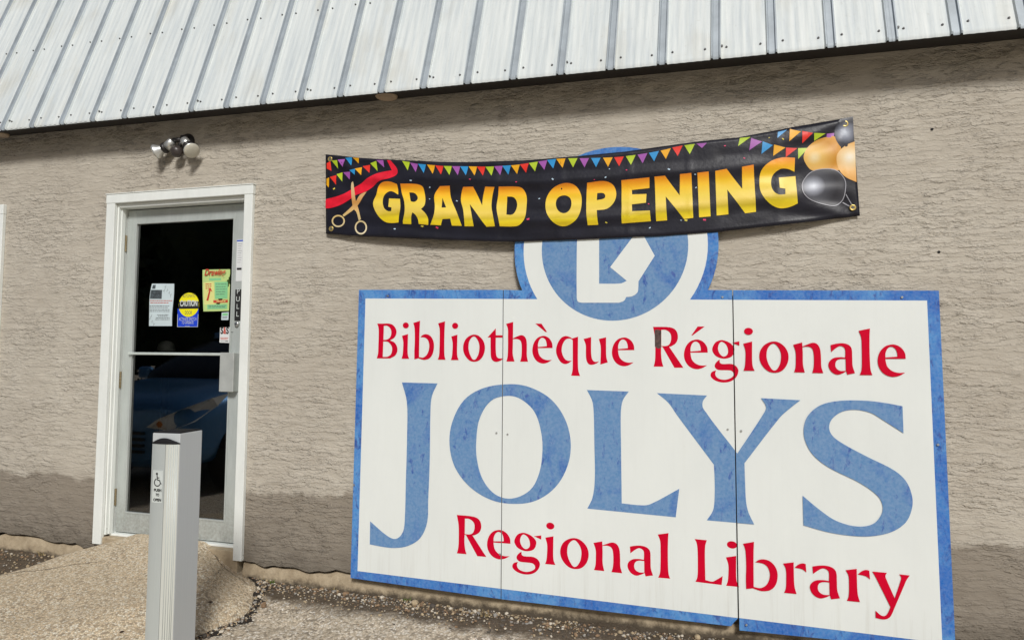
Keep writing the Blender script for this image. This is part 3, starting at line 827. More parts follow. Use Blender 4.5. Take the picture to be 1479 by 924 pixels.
# JOLYS
cJ, cO, cL, cY, cS = crop(520,540,3.556), crop(640,545,4.62), crop(840,550,4.62), crop(940,555,4.4), crop(1140,570,4.4)
letter([[px(cJ, '215,43! 398,48! 370,110 362,180 358,450 350,650 345,760 310,840 250,880 180,892 110,885 50,873! 52,755! 140,830 185,845 220,810 230,740 235,560 242,300 240,140')]], M['blue'])
letter([[px(cO, '450,44 580,65 720,145 815,280 852,440 830,590 750,730 620,820 470,842 320,815 180,730 80,600 43,450 60,300 140,150 270,70', 5),
         px(cO, '430,122 520,145 610,230 655,370 662,500 640,640 580,750 460,806 350,780 265,680 225,540 222,410 245,270 320,155', 5)]], M['blue'])
letter([[px(cL, '35,60! 315,70! 275,130 262,210 263,400 268,815! 400,828 460,820 652,718! 628,908! 38,850! 72,780 88,660 85,420 80,200 70,130')]], M['blue'])
letter([[px(cY, '38,55! 357,70! 330,110 335,155 550,438! 720,180 732,140 700,87! 950,100! 880,155 820,210 595,500! 600,640 605,740 620,810 657,888! 355,862! 395,800 405,720 405,600 400,508! 170,200 110,115')]], M['blue'])
letter([[px(cS, '720,72! 726,243! 580,150 520,115 430,95 340,105 275,150 253,205 275,260 350,315 500,395 660,475 740,545 780,640 780,720 740,810 650,870 520,897 380,893 240,870 90,828! 85,640! 200,735 300,800 430,835 530,820 585,760 592,700 560,640 450,560 250,460 150,380 100,290 92,210 120,130 200,65 320,38 480,37 600,50', 5)]], M['blue'])

# red lettering: each glyph traced once, repeated glyphs moved to their own place
c1, c2, c3, c4, c5, c6, c7 = crop(540,455,12.32), crop(630,455,12.32), crop(720,455,12.32), crop(795,470,11.377), crop(940,460,9.243), crop(1060,465,10.564), crop(1190,465,10.872)
m1, m2, m3, m4, m5, m6 = crop(655,735,9.243), crop(780,750,10.267), crop(885,760,11.556), crop(995,765,9.723), crop(1115,790,10.264), crop(1215,805,9.236)
GL = {}
def glyph(k, ref, *shapes):
    """ref: pixel of the glyph's reference corner; shapes: lists of loops"""
    GL[k] = (sp(*ref, LY), [[onsign(l) for l in s] for s in shapes])
glyph('B', c1(50,768), [px(c1, '60,150! 160,151 270,150 350,185 403,285 372,390 285,449! 370,490 420,600 385,710 290,768! 50,768! 72,690 78,600 86,300 80,215'),
      px(c1, '178,188! 240,190 295,240 310,310 290,390 235,432 170,440!'), px(c1, '168,465! 250,475 310,540 325,610 300,700 240,738 158,742!')])
glyph('i', c1(492,775), [px(c1, '500,368! 608,335! 604,480 601,640 608,720 628,775! 492,775! 510,710 520,600 522,470')], [[c1(*p) for p in ell(568,182,54,53,18)]])
glyph('b', c1(720,785), [px(c1, '700,140! 822,100! 814,250 808,480 805,640 803,745! 880,752 950,690 985,560 965,450 915,402 828,390! 870,352 930,338 1000,365 1055,450 1070,560 1045,690 985,770 900,795 845,785 795,766! 720,785! 720,640 728,450 725,250 716,190')])
glyph('l', c2(28,792), [px(c2, '35,145! 158,110! 150,250 145,450 145,640 150,730 165,792! 28,792! 50,720 58,600 62,400 60,240')])
glyph('o', c2(672,828), [px(c2, '672,345 760,370 840,460 868,580 840,710 770,800 675,828 585,800 505,700 478,580 505,460 575,380'), px(c2, '668,378 730,430 765,520 765,620 740,720 675,795 615,730 583,640 575,560 595,450')])
glyph('t', c2(968,620), [px(c2, '915,395! 1060,235! 1062,358! 1192,358! 1192,398! 1061,398! 1060,560 1065,680 1080,740 1120,768 1200,768! 1150,805 1070,830 1005,805 975,740 968,620 967,396!')])
glyph('h', c3(140,825), [px(c3, '135,155! 262,120! 260,250 258,412! 330,378 410,355 470,385 500,460 505,600 505,720 525,828! 385,828! 405,750 412,650 410,520 390,455 340,428 258,426! 255,560 255,700 285,825! 140,825! 160,740 168,600 168,400 165,240')])
E_LOOPS = [px(c3, '962,585! 955,500 910,420 850,378 790,368 700,400 630,490 602,620 622,730 685,820 780,860 870,845 950,795! 860,798 780,768 722,700 700,586!'), px(c3, '703,567! 706,500 735,430 780,402 830,430 855,500 858,552!')]
glyph('e', c3(602,620), E_LOOPS)
glyph('egrave', c3(602,620), E_LOOPS, [px(c3, '655,150! 765,152! 865,300! 835,300!')])
glyph('q', c4(340,822), [px(c4, '455,182! 452,400 452,600 460,740 487,828! 340,822! 360,750 366,640 366,240! 330,215 260,225 205,300 185,400 200,480 240,550 290,578 352,576! 300,615 240,632 170,600 110,500 92,410 115,300 180,200 250,172 310,185 358,212!')])
glyph('u', c4(545,220), [px(c4, '545,220! 670,188! 668,350 672,480 690,560 730,595 800,588! 760,620 680,645 625,630 590,560 582,440 580,320')], [px(c4, '795,220! 915,192! 915,400 920,520 942,605! 820,640! 825,500 825,340')])
R_L = [px(c5, '30,110! 250,115 330,150 362,235 340,320 275,368 245,375! 435,655! 315,655! 158,378! 138,374! 138,480 150,580 168,640! 38,640! 55,560 60,450 55,250'), px(c5, '140,150! 200,152 255,190 272,250 255,330 215,362 140,366!')]
glyph('R', c5(38,640), R_L)
G_L = ([px(c5, '960,287 1050,320 1110,380 1115,430 1085,500 1020,530 950,532 870,500 825,440 822,390 860,320 910,292'), px(c5, '950,310 1005,350 1030,420 1020,480 975,505 930,480 900,420 900,370 920,325')],
       [px(c5, '1083,322! 1182,302! 1182,360!')],
       [px(c5, '918,545! 925,590 960,605 1080,605 1145,640 1170,700 1140,780 1070,835 970,852 870,830 805,780 800,735 825,705 872,690! 860,740 890,790 970,815 1050,800 1103,760 1100,720 1070,694 1000,688 900,684 860,655 853,620 880,575')])
glyph('g', c5(870,690), *G_L)
glyph('n', c6(918,765), [px(c6, '905,345! 1042,310! 1046,372! 1110,345 1200,315 1270,335 1315,410 1330,560 1335,680 1365,778! 1195,775! 1215,700 1222,600 1215,470 1190,400 1130,374 1048,379! 1052,500 1055,650 1082,768! 918,765! 940,690 945,560 940,450')])
glyph('a', c7(368,825), [px(c7, '105,360! 200,338 300,332 390,358 435,415 445,550 452,690 488,800! 368,825! 350,770! 300,800 210,825 120,780 72,690 85,620 150,565 250,550 335,556! 335,440 318,400 260,375 200,400 115,470!'),
      px(c7, '341,578! 260,578 200,605 180,670 200,730 260,765 346,764!')])
glyph('L', m4(92,725), [px(m4, '80,125! 252,142! 230,220 225,380 232,700! 330,722 390,695 475,645! 460,770! 92,725! 118,660 125,500 120,260 105,170')])
glyph('r', m5(180,672), [px(m5, '165,238! 322,220! 325,400 335,580 365,690! 180,672! 205,610 212,480 205,320')], [px(m5, '335,300! 390,255 450,235 500,245! 510,370! 450,325')])
glyph('y', m6(458,705), [px(m6, '415,182! 610,200! 590,240 600,280 715,540! 795,300 800,260 775,220! 915,235! 870,300 840,370 715,660 660,780 610,815 550,820 460,800! 458,705! 530,765 580,775 620,740 658,655! 460,260')])
def to_px(x, y, z):
    q = CAM @ (np.array((x, y, z)) - np.array((0, -D, CZ))); return q[0] / q[2] * FOC + CX, CY - q[1] / q[2] * FOC
def put(k, cr=None, ext=None):
    """ext: left, right, top, bottom of this letter as measured on the photograph"""
    shapes = GL[k][1]; pts = np.array([p for s_ in shapes for l in s_ for p in l]); c0 = pts.mean(0); A, o = np.ones(2), np.zeros(2)
    if ext:
        l, t_ = cr(ext[0], ext[2]); r, b_ = cr(ext[1], ext[3])
        for _ in range(8):
            P = np.array([to_px(x, LY, z) for x, z in (pts - c0) * A + c0 + o])
            L0, R0, T0, B0 = P[:, 0].min(), P[:, 0].max(), P[:, 1].min(), P[:, 1].max()
            A *= ((r - l) / (R0 - L0), (b_ - t_) / (B0 - T0))
            w0 = np.array(sp((L0 + R0) / 2, (T0 + B0) / 2, LY)); w1 = np.array(sp((l + r) / 2, (t_ + b_) / 2, LY)); o += w1 - w0
    bm = bmesh.new()
    for s_ in shapes: bm_join(bm, flat([[tuple((np.array(p) - c0) * A + c0 + o) for p in l] for l in s_], xz3(LY)))
    cut_joints(bm, LY); return from_bm('letter', bm, M['red'], sign)
put('B'); put('i'); put('b'); put('l'); put('i', c2, (262,400,136,798)); put('o'); put('t'); put('h'); put('egrave'); put('q'); put('u'); put('e', c4, (1010,1378,195,668))
put('R'); put('e', c5, (442,760,278,675)); put('g'); put('i', c6, (143,318,88,742)); put('o', c6, (388,835,295,772)); put('n'); put('a'); put('l', c7, (545,762,100,832)); put('e', c7, (845,1285,350,860))
bm = flat([onsign(px(c5, '720,105! 625,105! 540,225! 556,225!'))], xz3(LY)); from_bm('letter', bm, M['red'], sign)
put('R', m1, (45,437,75,634)); put('e', m1, (448,760,275,668)); put('g', m1, (785,1172,312,870)); put('i', m2, (75,228,42,670)); put('o', m2, (298,722,272,732)); put('n', m2, (793,1218,320,793)); put('a', m3, (245,672,315,830)); put('l', m3, (752,958,107,868))
put('L'); put('i', m4, (520,706,155,797)); put('b', m4, (760,1247,165,857)); put('r'); put('a', m5, (562,1008,267,768)); put('r', m6, (60,385,147,590)); put('y')
bm = flat([onsign(px(c5, '52,150! 90,145! 138,158! 138,385! 100,400 55,372!'))], xz3(LY - .0008)); from_bm('peeled_patch', bm, M['patch'], sign)
# white emblem: open corner and folded page
cE = crop(735,325,4.771)
from_bm('emblem_mark', flat([onsign(px(cE, '486,20! 472,90 468,180 468,500 476,527 500,535! 760,535! 795,520 808,496! 850,490 885,465 892,430 893,388! 1005,212! 905,30! 870,60! 698,290! 812,384! 770,402 622,404! 622,20!'))], xz3(LY - .0005)), M['face'], sign)
bm = bmesh.new()                                        # fixing screws
for u, v in ((717,625),(733,627),(1051,620),(1070.5,622),(1043.5,429),(1303,429),(1355,642),(722,800),(1078,902),(560,427),(511,700)):
    p = pt(u, v, SY - .003); tube(bm, p, p + Vector((0, -.003, 0)), .0062, .004, 10)
o = from_bm('fixing_screws', bm, M['steel'], sign); o['kind'] = 'stuff'

# ------------------------------------------------------------------ banner
BP = -0.058
top_px = [(470.3,223),(520,228),(560,230.5),(584,231.7),(640,234),(676,234.4),(757.5,231.7),(830.5,226),(904,219),(960,211),(1012,204),(1066,198.7),(1145,183.8),(1231.3,169)]
bot_px = [(470.8,337.7),(520,341),(568,343.4),(649,346.6),(700,348.4),(744,349.3),(800,347.3),(860,345),(912,342.4),(958,340.7),(1036.6,335),(1120,325.8),(1180,319),(1242,311.7)]
def resample(P, n):
    P = np.array(P); s = np.r_[0, np.cumsum(np.hypot(*np.diff(P, axis=0).T))]; q = np.linspace(0, s[-1], n)
    return np.c_[np.interp(q, s, P[:, 0]), np.interp(q, s, P[:, 1])]
bx0, bx1 = pt(470, 280, -.018).x, pt(1240, 240, -.018).x
def bow(x): s = min(1, max(0, (x - bx0) / (bx1 - bx0))); return s
def midz(x): s = bow(x); return pt(470 + 770*s, np.interp(470 + 770*s, [470, 640, 760, 960, 1240], [281, 290, 290, 276, 240]), BP).z
_mz = np.array([[x, midz(x)] for x in np.linspace(bx0 - .05, bx1 + .05, 60)])
def cloth(x, z):
    """hang of the vinyl: out over the sign's round top, slack folds running along it"""
    s = bow(x); c = float(np.interp(x, _mz[:, 0], _mz[:, 1])); t = (z - c) / 0.26          # -1 .. 1 across the height
    y = -0.016 - 0.044 * math.sin(math.pi * min(1, s * 1.02)) ** 0.55
    e = math.sin(math.pi * s) ** 0.7
    def ridge(v, wd): return math.exp(-(v / wd) ** 2)
    y -= e * (0.0125 * ridge(t - 0.40 - 0.10 * math.sin(5.2*s + .5) + .05*math.sin(17*s), 0.13) - 0.010 * ridge(t - 0.18 - 0.10*math.sin(4.6*s + 1.1), 0.12))
    y -= e * (0.010 * ridge(t + 0.42 - 0.08 * math.sin(6.0*s + 2.2), 0.14) - 0.008 * ridge(t + 0.62 - 0.05*math.sin(7*s), 0.10))
    y -= e * 0.0018 * math.sin(23*t + 7*math.sin(3.1*s) + 9*s) * (0.4 + 0.6*math.sin(7.7*s + 1)**2)
    y -= 0.0045 * e * math.sin(9.0*t + 5.0*math.sin(2.6*s) + 3*s) * (0.35 + 0.65*abs(math.sin(4.3*s + .4)))
    # tension folds from the corners
    for sx, sz, k in ((0, 1, 1), (0, -1, .8), (1, 1, 1.1), (1, -1, .9)):
        u = abs(s - sx) * 5.2; v = (t*sz - 1) * -1
        a = math.atan2(v, u + .02); r = math.hypot(u, v)
        y -= 0.0075 * k * math.exp(-r / 1.1) * math.sin(a * 9.0 + sx * 2 + sz) * min(1, r * 2.2)
    for q in (0.125, 0.25, .375, .5, .625, .73, .875): y -= 0.0022 * ridge(s - q, .0035)     # creases from the packet
    y -= 0.0016 * math.sin(41*s + 6*t) * math.sin(13*t + 9*s)
    k = 1 / (1 + math.exp(-(x + 1.13) / .03)) / (1 + math.exp((x - .09) / .03))       # it lies over the round sign head
    lim = -0.0525 * k
    return y if y < lim else lim - 0.0008 * (1 - math.exp(-(y - lim) * 60)) * k if k > .02 else y
def on_banner(u, v):
    y = BP
    for _ in range(4): p = pt(u, v, y); y = cloth(p.x, p.z)
    return (p.x, p.z)
ban = thing('banner', (pt(470, 281, BP).x, -0.02, pt(470, 281, BP).z), 'black GRAND OPENING vinyl banner with coloured pennants and balloons above the sign', 'banner')
def slice_grid(bm, step):
    xs = [v.co.x for v in bm.verts]; zs = [v.co.z for v in bm.verts]
    for lo, hi, ax in ((min(xs), max(xs), 0), (min(zs), max(zs), 2)):
        k = math.floor(lo / step) + 1
        while k * step < hi - 1e-5:
            co = [0, 0, 0]; no = [0, 0, 0]; co[ax] = k * step; no[ax] = 1
            bmesh.ops.bisect_plane(bm, geom=bm.verts[:] + bm.edges[:] + bm.faces[:], plane_co=co, plane_no=no, dist=1e-6)
            k += 1
def vinyl():
    nu, nv = 170, 26; T, B = resample(top_px, nu), resample(bot_px, nu); V = []
    for j in range(nv):
        f = j / (nv - 1)
        for i in range(nu):
            u, v = T[i]*(1 - f) + B[i]*f; x, z = on_banner(u, v); V.append((x, cloth(x, z), z))
    F = [(j*nu + i, (j+1)*nu + i, (j+1)*nu + i + 1, j*nu + i + 1) for j in range(nv - 1) for i in range(nu - 1)]
    o = pydata('vinyl_sheet', V, F, M['vinyl'], ban, smooth=True)
    sm = o.modifiers.new('thickness', 'SOLIDIFY'); sm.thickness = 0.0009; sm.offset = -1
    return o
def vin_mat():
    t = NT('banner_vinyl'); p = t.coord(); n = t.noise(p, 7, 4).outputs[0]
    t.set('Base Color', t.ramp(n, [(0.3, (0.0095, 0.0095, 0.015)), (0.7, (0.016, 0.016, 0.026))])); t.set('Roughness', 0.40); t.set('Specular IOR Level', 0.34)
    t.bump(t.noise(p, 55, 3).outputs[0], 0.0009); return t.m
M['vinyl'] = vin_mat(); vinyl()
def prn(name, loops_list, mat, off, step=0.022, grad=None, parent=None, keep=None):
    """ink printed on the vinyl: follows its folds"""
    bm = bmesh.new()
    for loops in loops_list:
        L = [[on_banner(*p) for p in l] for l in loops]
        bm_join(bm, flat(L, lambda x, z: (x, 0, z)))
    slice_grid(bm, step)
    g = [grad(v.co.x, v.co.z) for v in bm.verts] if grad else None
    for v in bm.verts: v.co.y = cloth(v.co.x, v.co.z) - 0.0009 - off
    o = from_bm(name, bm, mat, parent or ban, smooth=True)
    if g:
        a = o.data.attributes.new('grad', 'FLOAT', 'POINT'); a.data.foreach_set('value', g)
    return o
M['gold'] = attr_ramp('gold_ink', [(0.0, (0.93, 0.66, 0.02)), (0.13, (0.80, 0.62, 0.015)), (0.20, (0.62, 0.46, 0.02)), (0.34, (0.86, 0.64, 0.11)), (0.50, (0.90, 0.68, 0.09)), (0.72, (0.92, 0.57, 0.02)), (0.88, (0.91, 0.40, 0.012)), (1.0, (0.86, 0.25, 0.012))])
b1, b2, b3, b4, b5, b6 = crop(465,215,7.106), crop(610,225,7.7), crop(760,215,7.106), crop(900,205,7.106), crop(1040,165,5.776), crop(1140,165,6.162)
def gold(*loops):
    P = [on_banner(*p) for p in loops[0]]; z0, z1 = min(p[1] for p in P), max(p[1] for p in P)
    prn('letter', [list(loops)], M['gold'], .0007, grad=lambda x, z: (z - z0) / (z1 - z0))
gold(px(b1, '770,362! 784,472! 730,440 690,438 640,480 625,550 642,612 680,640 712,640! 715,602! 682,596! 690,510! 802,515! 806,600 792,690 787,756! 720,762 650,750 580,690 532,600 528,545 560,470 580,390 620,345 690,336'))
gold(px(b1, '805,358! 960,362 1030,385 1052,440 1063,520 1053,580 1018,618! 1062,662 1090,715 1092,782! 995,772! 985,720 962,680 930,652! 918,690 918,774! 833,770! 832,740 850,640 845,540 820,450'), px(b1, '898,448! 950,455 982,490 980,522 950,545 913,540!'))
gold(px(b2, '195,340! 305,335! 320,470 380,620 440,780! 330,778! 312,700! 225,705! 208,775! 90,768! 130,650 140,560 135,440'), px(b2, '225,470! 265,575! 215,578!'))
gold(px(b2, '455,348! 565,345! 667,555! 674,470 700,345! 803,348! 782,440 770,560 785,660 808,785! 715,790! 528,538! 555,690 572,785! 472,785! 455,600 430,500 440,400'))
gold(px(b2, '850,345! 1060,345 1120,370 1160,450 1160,560 1140,690 1080,770 1010,787 862,785! 850,720 826,580 845,440'), px(b2, '945,455! 1020,465 1055,530 1040,610 1000,655 935,655!'))
gold(px(b3, '400,352 500,375 560,460 570,560 550,660 500,740 400,795 300,770 220,680 198,580 220,480 290,395'), px(b3, '390,478 450,505 465,570 440,635 385,662 330,635 305,570 325,505'))
gold(px(b3, '625,350! 800,332 890,370 925,460 900,550 830,615 725,630! 740,780! 632,785! 617,640'), px(b3, '730,455! 790,455 812,480 800,510 725,528!'))
gold(px(b4, '-18,395! 270,365! 270,475! 90,495! 92,540! 240,535! 235,625! 90,642! 92,712! 275,705! 285,815! -13,838!'))
gold(px(b4, '322,358! 430,348! 580,550! 583,332! 700,320! 720,780! 625,792! 437,560! 452,805! 340,815!'))
gold(px(b4, '762,318! 878,305! 898,765! 780,775!'))
gold(px(b5, '-40,475! 55,457! 185,625! 183,440! 280,422! 300,815! 210,827! 60,630! 70,835! -28,846!'))
gold(px(b5, '625,365! 620,482! 560,457 500,460 440,510 425,580 445,640 490,670 545,668! 545,622! 498,615! 490,530! 628,518! 648,745! 580,775 500,785 420,750 345,660 328,570 345,470 420,395 520,362'))
INK = dict(r=(0.80, 0.035, 0.02), l=(0.47, 0.62, 0.03), p=(0.37, 0.10, 0.42), b=(0.03, 0.30, 0.66), o=(0.86, 0.42, 0.01))
for k in INK: M['ink_' + k] = plain('flag_ink_' + dict(r='red', l='lime', p='purple', b='blue', o='orange')[k], INK[k], 0.42, var=.05)
FL = {k: [] for k in INK}
def flag(k, *pts): FL[k].append([list(pts)])
for k, *q in [('r',(50,150),(88,128),(99,228),(50,204)),('l',(100,122),(158,118),(168,206)),('p',(162,112),(238,106),(215,188)),('b',(240,95),(308,88),(300,172)),('o',(318,92),(380,94),(378,152)),
              ('o',(48,308),(75,295),(71,398),(48,372)),('r',(82,290),(150,272),(146,370)),('l',(150,262),(212,243),(210,338)),('p',(218,242),(290,236),(286,316)),('b',(282,220),(342,206),(337,268)),('o',(338,205),(412,190),(404,272)),('r',(418,180),(495,166),(488,248)),('l',(497,150),(558,126),(572,230)),('p',(558,118),(630,117),(640,192))]:
    flag(k, *[b1(*p) for p in q])
tx = [584,600,640,705,745,758,770.5,784,796.6,810,827.5,844,860.6,878,894,910.6,927.4,944,961,978,995.7,1014.7]
tz = [233,236.5,240,241,238.5,236.7,234.7,232.5,230.5,229.4,228.8,228.8,228.4,227.8,226.9,225,222.6,219.8,216.3,212,209.2,207]
row = [('l',586.3),('p',598),(None,0)]
seq = [('l',586.5),('p',598),('b',609.5),('o',622.5),('r',634.5),('l',646.7),('p',658.8),('b',670.5),('o',683),('r',695),('l',707.4),('p',720),('b',731.8),('o',744.5),('r',757.5),('l',770.5),('p',784),('b',796.7),('o',810.2),('l',827.5),('p',844),('b',860.7),('o',878),('r',894),('l',911),('p',928),('b',944.5),('o',961.5),('r',978.5),('l',996),('p',1013.5)]
for k, x in seq:
    y = float(np.interp(x, tx, tz)); sl_ = float(np.interp(x + 5, tx, tz) - np.interp(x - 5, tx, tz)) / 10; wd = 5.6 + (x - 586) / 430 * 2.0; h = 12.6 + (x - 586)/430*1.2
    if k == 'p' and x > 1000: h = 7
    lean = 2.4 if x < 820 else 0.3
    flag(k, (x - wd, y - sl_*wd), (x + wd, y + sl_*wd), (x + lean, y + h))
for k, *q in [('l',(165,200),(255,191),(150,268)),('p',(260,200),(350,230),(243,303)),('b',(355,228),(440,260),(345,333)),('o',(450,255),(545,280),(443,350)),('r',(550,280),(645,285),(548,360)),('l',(650,285),(735,283),(652,375)),
              ('b',(482,150),(560,131),(478,200)),('o',(582,124),(675,145),(577,228)),('r',(685,142),(775,158),(685,245)),('l',(785,158),(880,162),(785,225)),('p',(890,165),(952,158),(950,190),(888,200))]:
    flag(k, *[b5(*p) for p in q])
for k in FL:
    for f_ in FL[k]: prn('pennant', [f_], M['ink_' + k], .0006)
M['cord'] = plain('pennant_edge_ink', (0.55, 0.52, 0.45), 0.5)
def strip(pts, hw):
    P = np.array(pts, float); d = np.gradient(P, axis=0); d /= np.linalg.norm(d, axis=1)[:, None]; n = np.c_[-d[:, 1], d[:, 0]] * hw
    return [[tuple(p) for p in np.r_[P + n, (P - n)[::-1]]]]
M['ribbon'] = plain('ribbon_ink', (0.78, 0.012, 0.035), 0.4, var=.2, scale=14)
prn('ribbon_print', [[px(b1, '40,518! 150,490 240,455 330,400 400,360 470,300 560,255 640,235 718,222! 668,118! 705,120! 772,205 770,262 700,300 590,330 520,395 440,445 350,475 300,512 200,572 100,606 38,612!')]], M['ribbon'], .0006)
M['scis'] = attr_ramp('scissor_gold_ink', [(0, (0.75, 0.66, 0.45)), (0.35, (0.70, 0.52, 0.22)), (0.6, (0.62, 0.30, 0.08)), (1, (0.74, 0.60, 0.35))])
zs0, zs1 = on_banner(*b1(400, 870))[1], on_banner(*b1(318, 335))[1]
ring = lambda cx, cy, a, b, c, d: [[b1(*p) for p in ell(cx, cy, a, b, 28)], [b1(*p) for p in ell(cx, cy, c, d, 28)]]
prn('scissors_print', [[px(b1, '318,335! 326,360 350,540 372,600 402,722! 380,738! 355,650 330,620 312,560 300,400 304,350!')], ], M['scis'], .0012, grad=lambda x, z: (z - zs0)/(zs1 - zs0))
prn('scissors_print', [[px(b1, '462,440! 420,500 385,560 332,622 227,697! 213,680! 300,600 350,540 390,475 430,450!')]], M['scis'], .0016, grad=lambda x, z: (z - zs0)/(zs1 - zs0))
for r_ in (ring(170,742,68,63,53,48), ring(402,808,63,72,48,56)): prn('scissors_print', [r_], M['scis'], .0019, grad=lambda x, z: (z - zs0)/(zs1 - zs0))
# balloons
def balloon(loop, stops, centre, rad, off, nm, rim=None):
    m = attr_ramp(nm, stops); c = on_banner(*b6(*centre))
    prn('balloon_print', [[loop]], m, off, step=.016, grad=lambda x, z: min(1, math.hypot(x - c[0], (z - c[1])) / rad))
balloon(px(b6, '160,300 240,235 330,205 410,203 460,300 450,400 440,500 300,495 200,500 140,430 128,370'), [(0, (0.88, 0.75, 0.45)), (0.22, (0.80, 0.50, 0.13)), (0.6, (0.62, 0.28, 0.03)), (1, (0.78, 0.38, 0.06))], (225, 385), .16, .0007, 'amber_balloon_ink')
balloon(px(b6, '581,245! 500,280 430,350 420,420 445,500 500,560 598,606!'), [(0, (0.90, 0.85, 0.72)), (0.25, (0.86, 0.66, 0.38)), (0.55, (0.82, 0.46, 0.14)), (1, (0.78, 0.38, 0.09))], (535, 385), .13, .0012, 'peach_balloon_ink')
balloon(px(b6, '455,42! 412,110 402,180 432,260 480,300 574,248! 566,22!'), [(0, (0.50, 0.54, 0.62)), (0.35, (0.20, 0.215, 0.27)), (0.65, (0.035, 0.037, 0.05)), (1, (0.02, 0.02, 0.03))], (500, 165), .085, .0010, 'slate_balloon_ink')
bl = px(b6, '110,640 130,580 200,510 320,485 420,500 490,570 505,640 480,760 420,815 350,815 200,770 130,710')
cbl = np.mean(bl, axis=0)
balloon(bl, [(0, (0.66, 0.70, 0.78)), (0.16, (0.34, 0.36, 0.42)), (0.36, (0.075, 0.078, 0.095)), (0.7, (0.03, 0.03, 0.038)), (1, (0.045, 0.045, 0.055))], (215, 640), .155, .0016, 'black_balloon_ink')
M['rim'] = plain('balloon_rim_ink', (0.36, 0.36, 0.40), 0.4)
prn('balloon_rim_print', [[bl, [tuple(cbl + (np.array(p) - cbl) * .965) for p in bl]]], M['rim'], .0021)
prn('balloon_string_print', [[px(b6, '470,790! 480,784! 575,835! 570,842!')], [px(b6, '500,715! 506,712! 566,815! 560,818!')]], M['rim'], .0008)
for k, pts in dict(w=[(b1(1108,398),2),(b1(912,326),3.2),(b1(748,822),3),(b2(85,350),2),(b2(385,503),2.6),(b3(135,512),2.6),(b3(272,312),3.2),(b3(815,293),3),(b3(855,208),2),(b4(470,282),3.6),(b4(275,882),2.8),(b4(740,335),2.6),(b4(748,470),2.6),(b4(595,805),2),(b2(82,482),1.8)],
                   m=[(b2(530,262),2.6),(b2(165,800),4.2),(b3(20,722),4.2),(b3(1030,218),2.4),(b4(835,800),4.5),(b4(35,290),2.2),(b4(1045,42),2.8),(b5(202,368),2.8),(b4(262,637),2.4),(b2(1045,292),2.6),(b3(700,318),2)],
                   y=[(b1(126,410),3.4),(b1(1030,795),4),(b4(645,805),4.4),(b5(525,208),3.2),(b3(822,757),3.4),(b5(410,198),2)]).items():
    col = dict(w=(0.50, 0.66, 0.80), m=(0.72, 0.05, 0.16), y=(0.72, 0.60, 0.08))[k]
    M['conf' + k] = plain(dict(w='pale_blue', m='pink', y='yellow')[k] + '_confetti_ink', col, .45, var=.05)
    L = []
    for (u, v), s in pts:
        a = random.uniform(-.7, .7); c_, s_ = math.cos(a), math.sin(a); hw, hh = s * .5, s * .28
        L.append([[(u + c_*x*hw - s_*y*hh, v + s_*x*hw + c_*y*hh) for x, y in ((-1, -.8), (1, -1), (.8, 1), (-.9, .9))]])
    o = prn('confetti_print', L, M['conf' + k], .0011); o['kind'] = 'stuff'
for u, v in ((1220.5, 179.3), (1231.5, 300), (478.5, 330.5), (477, 230)):   # eyelets and the screws through them
    x, z = on_banner(u, v); y = cloth(x, z); bm = bmesh.new()
    lathe(bm, (x, y - .001, z), (0, -1, 0), [(0, .016), (.0025, .0155), (.0035, .012), (.002, .0085)], 18)
    e = from_bm('eyelet', bm, M['eyelet'] if 'eyelet' in M else M.setdefault('eyelet', plain('brass_eyelet', (0.62, 0.47, 0.16), 0.3, 0.7)), ban, True)
    bm = bmesh.new(); lathe(bm, (x, 0.01, z), (0, -1, 0), [(0, .003), (-y + .0115, .003), (-y + .012, .0075), (-y + .016, .006)], 12); from_bm('screw', bm, M['screw'], e, False)

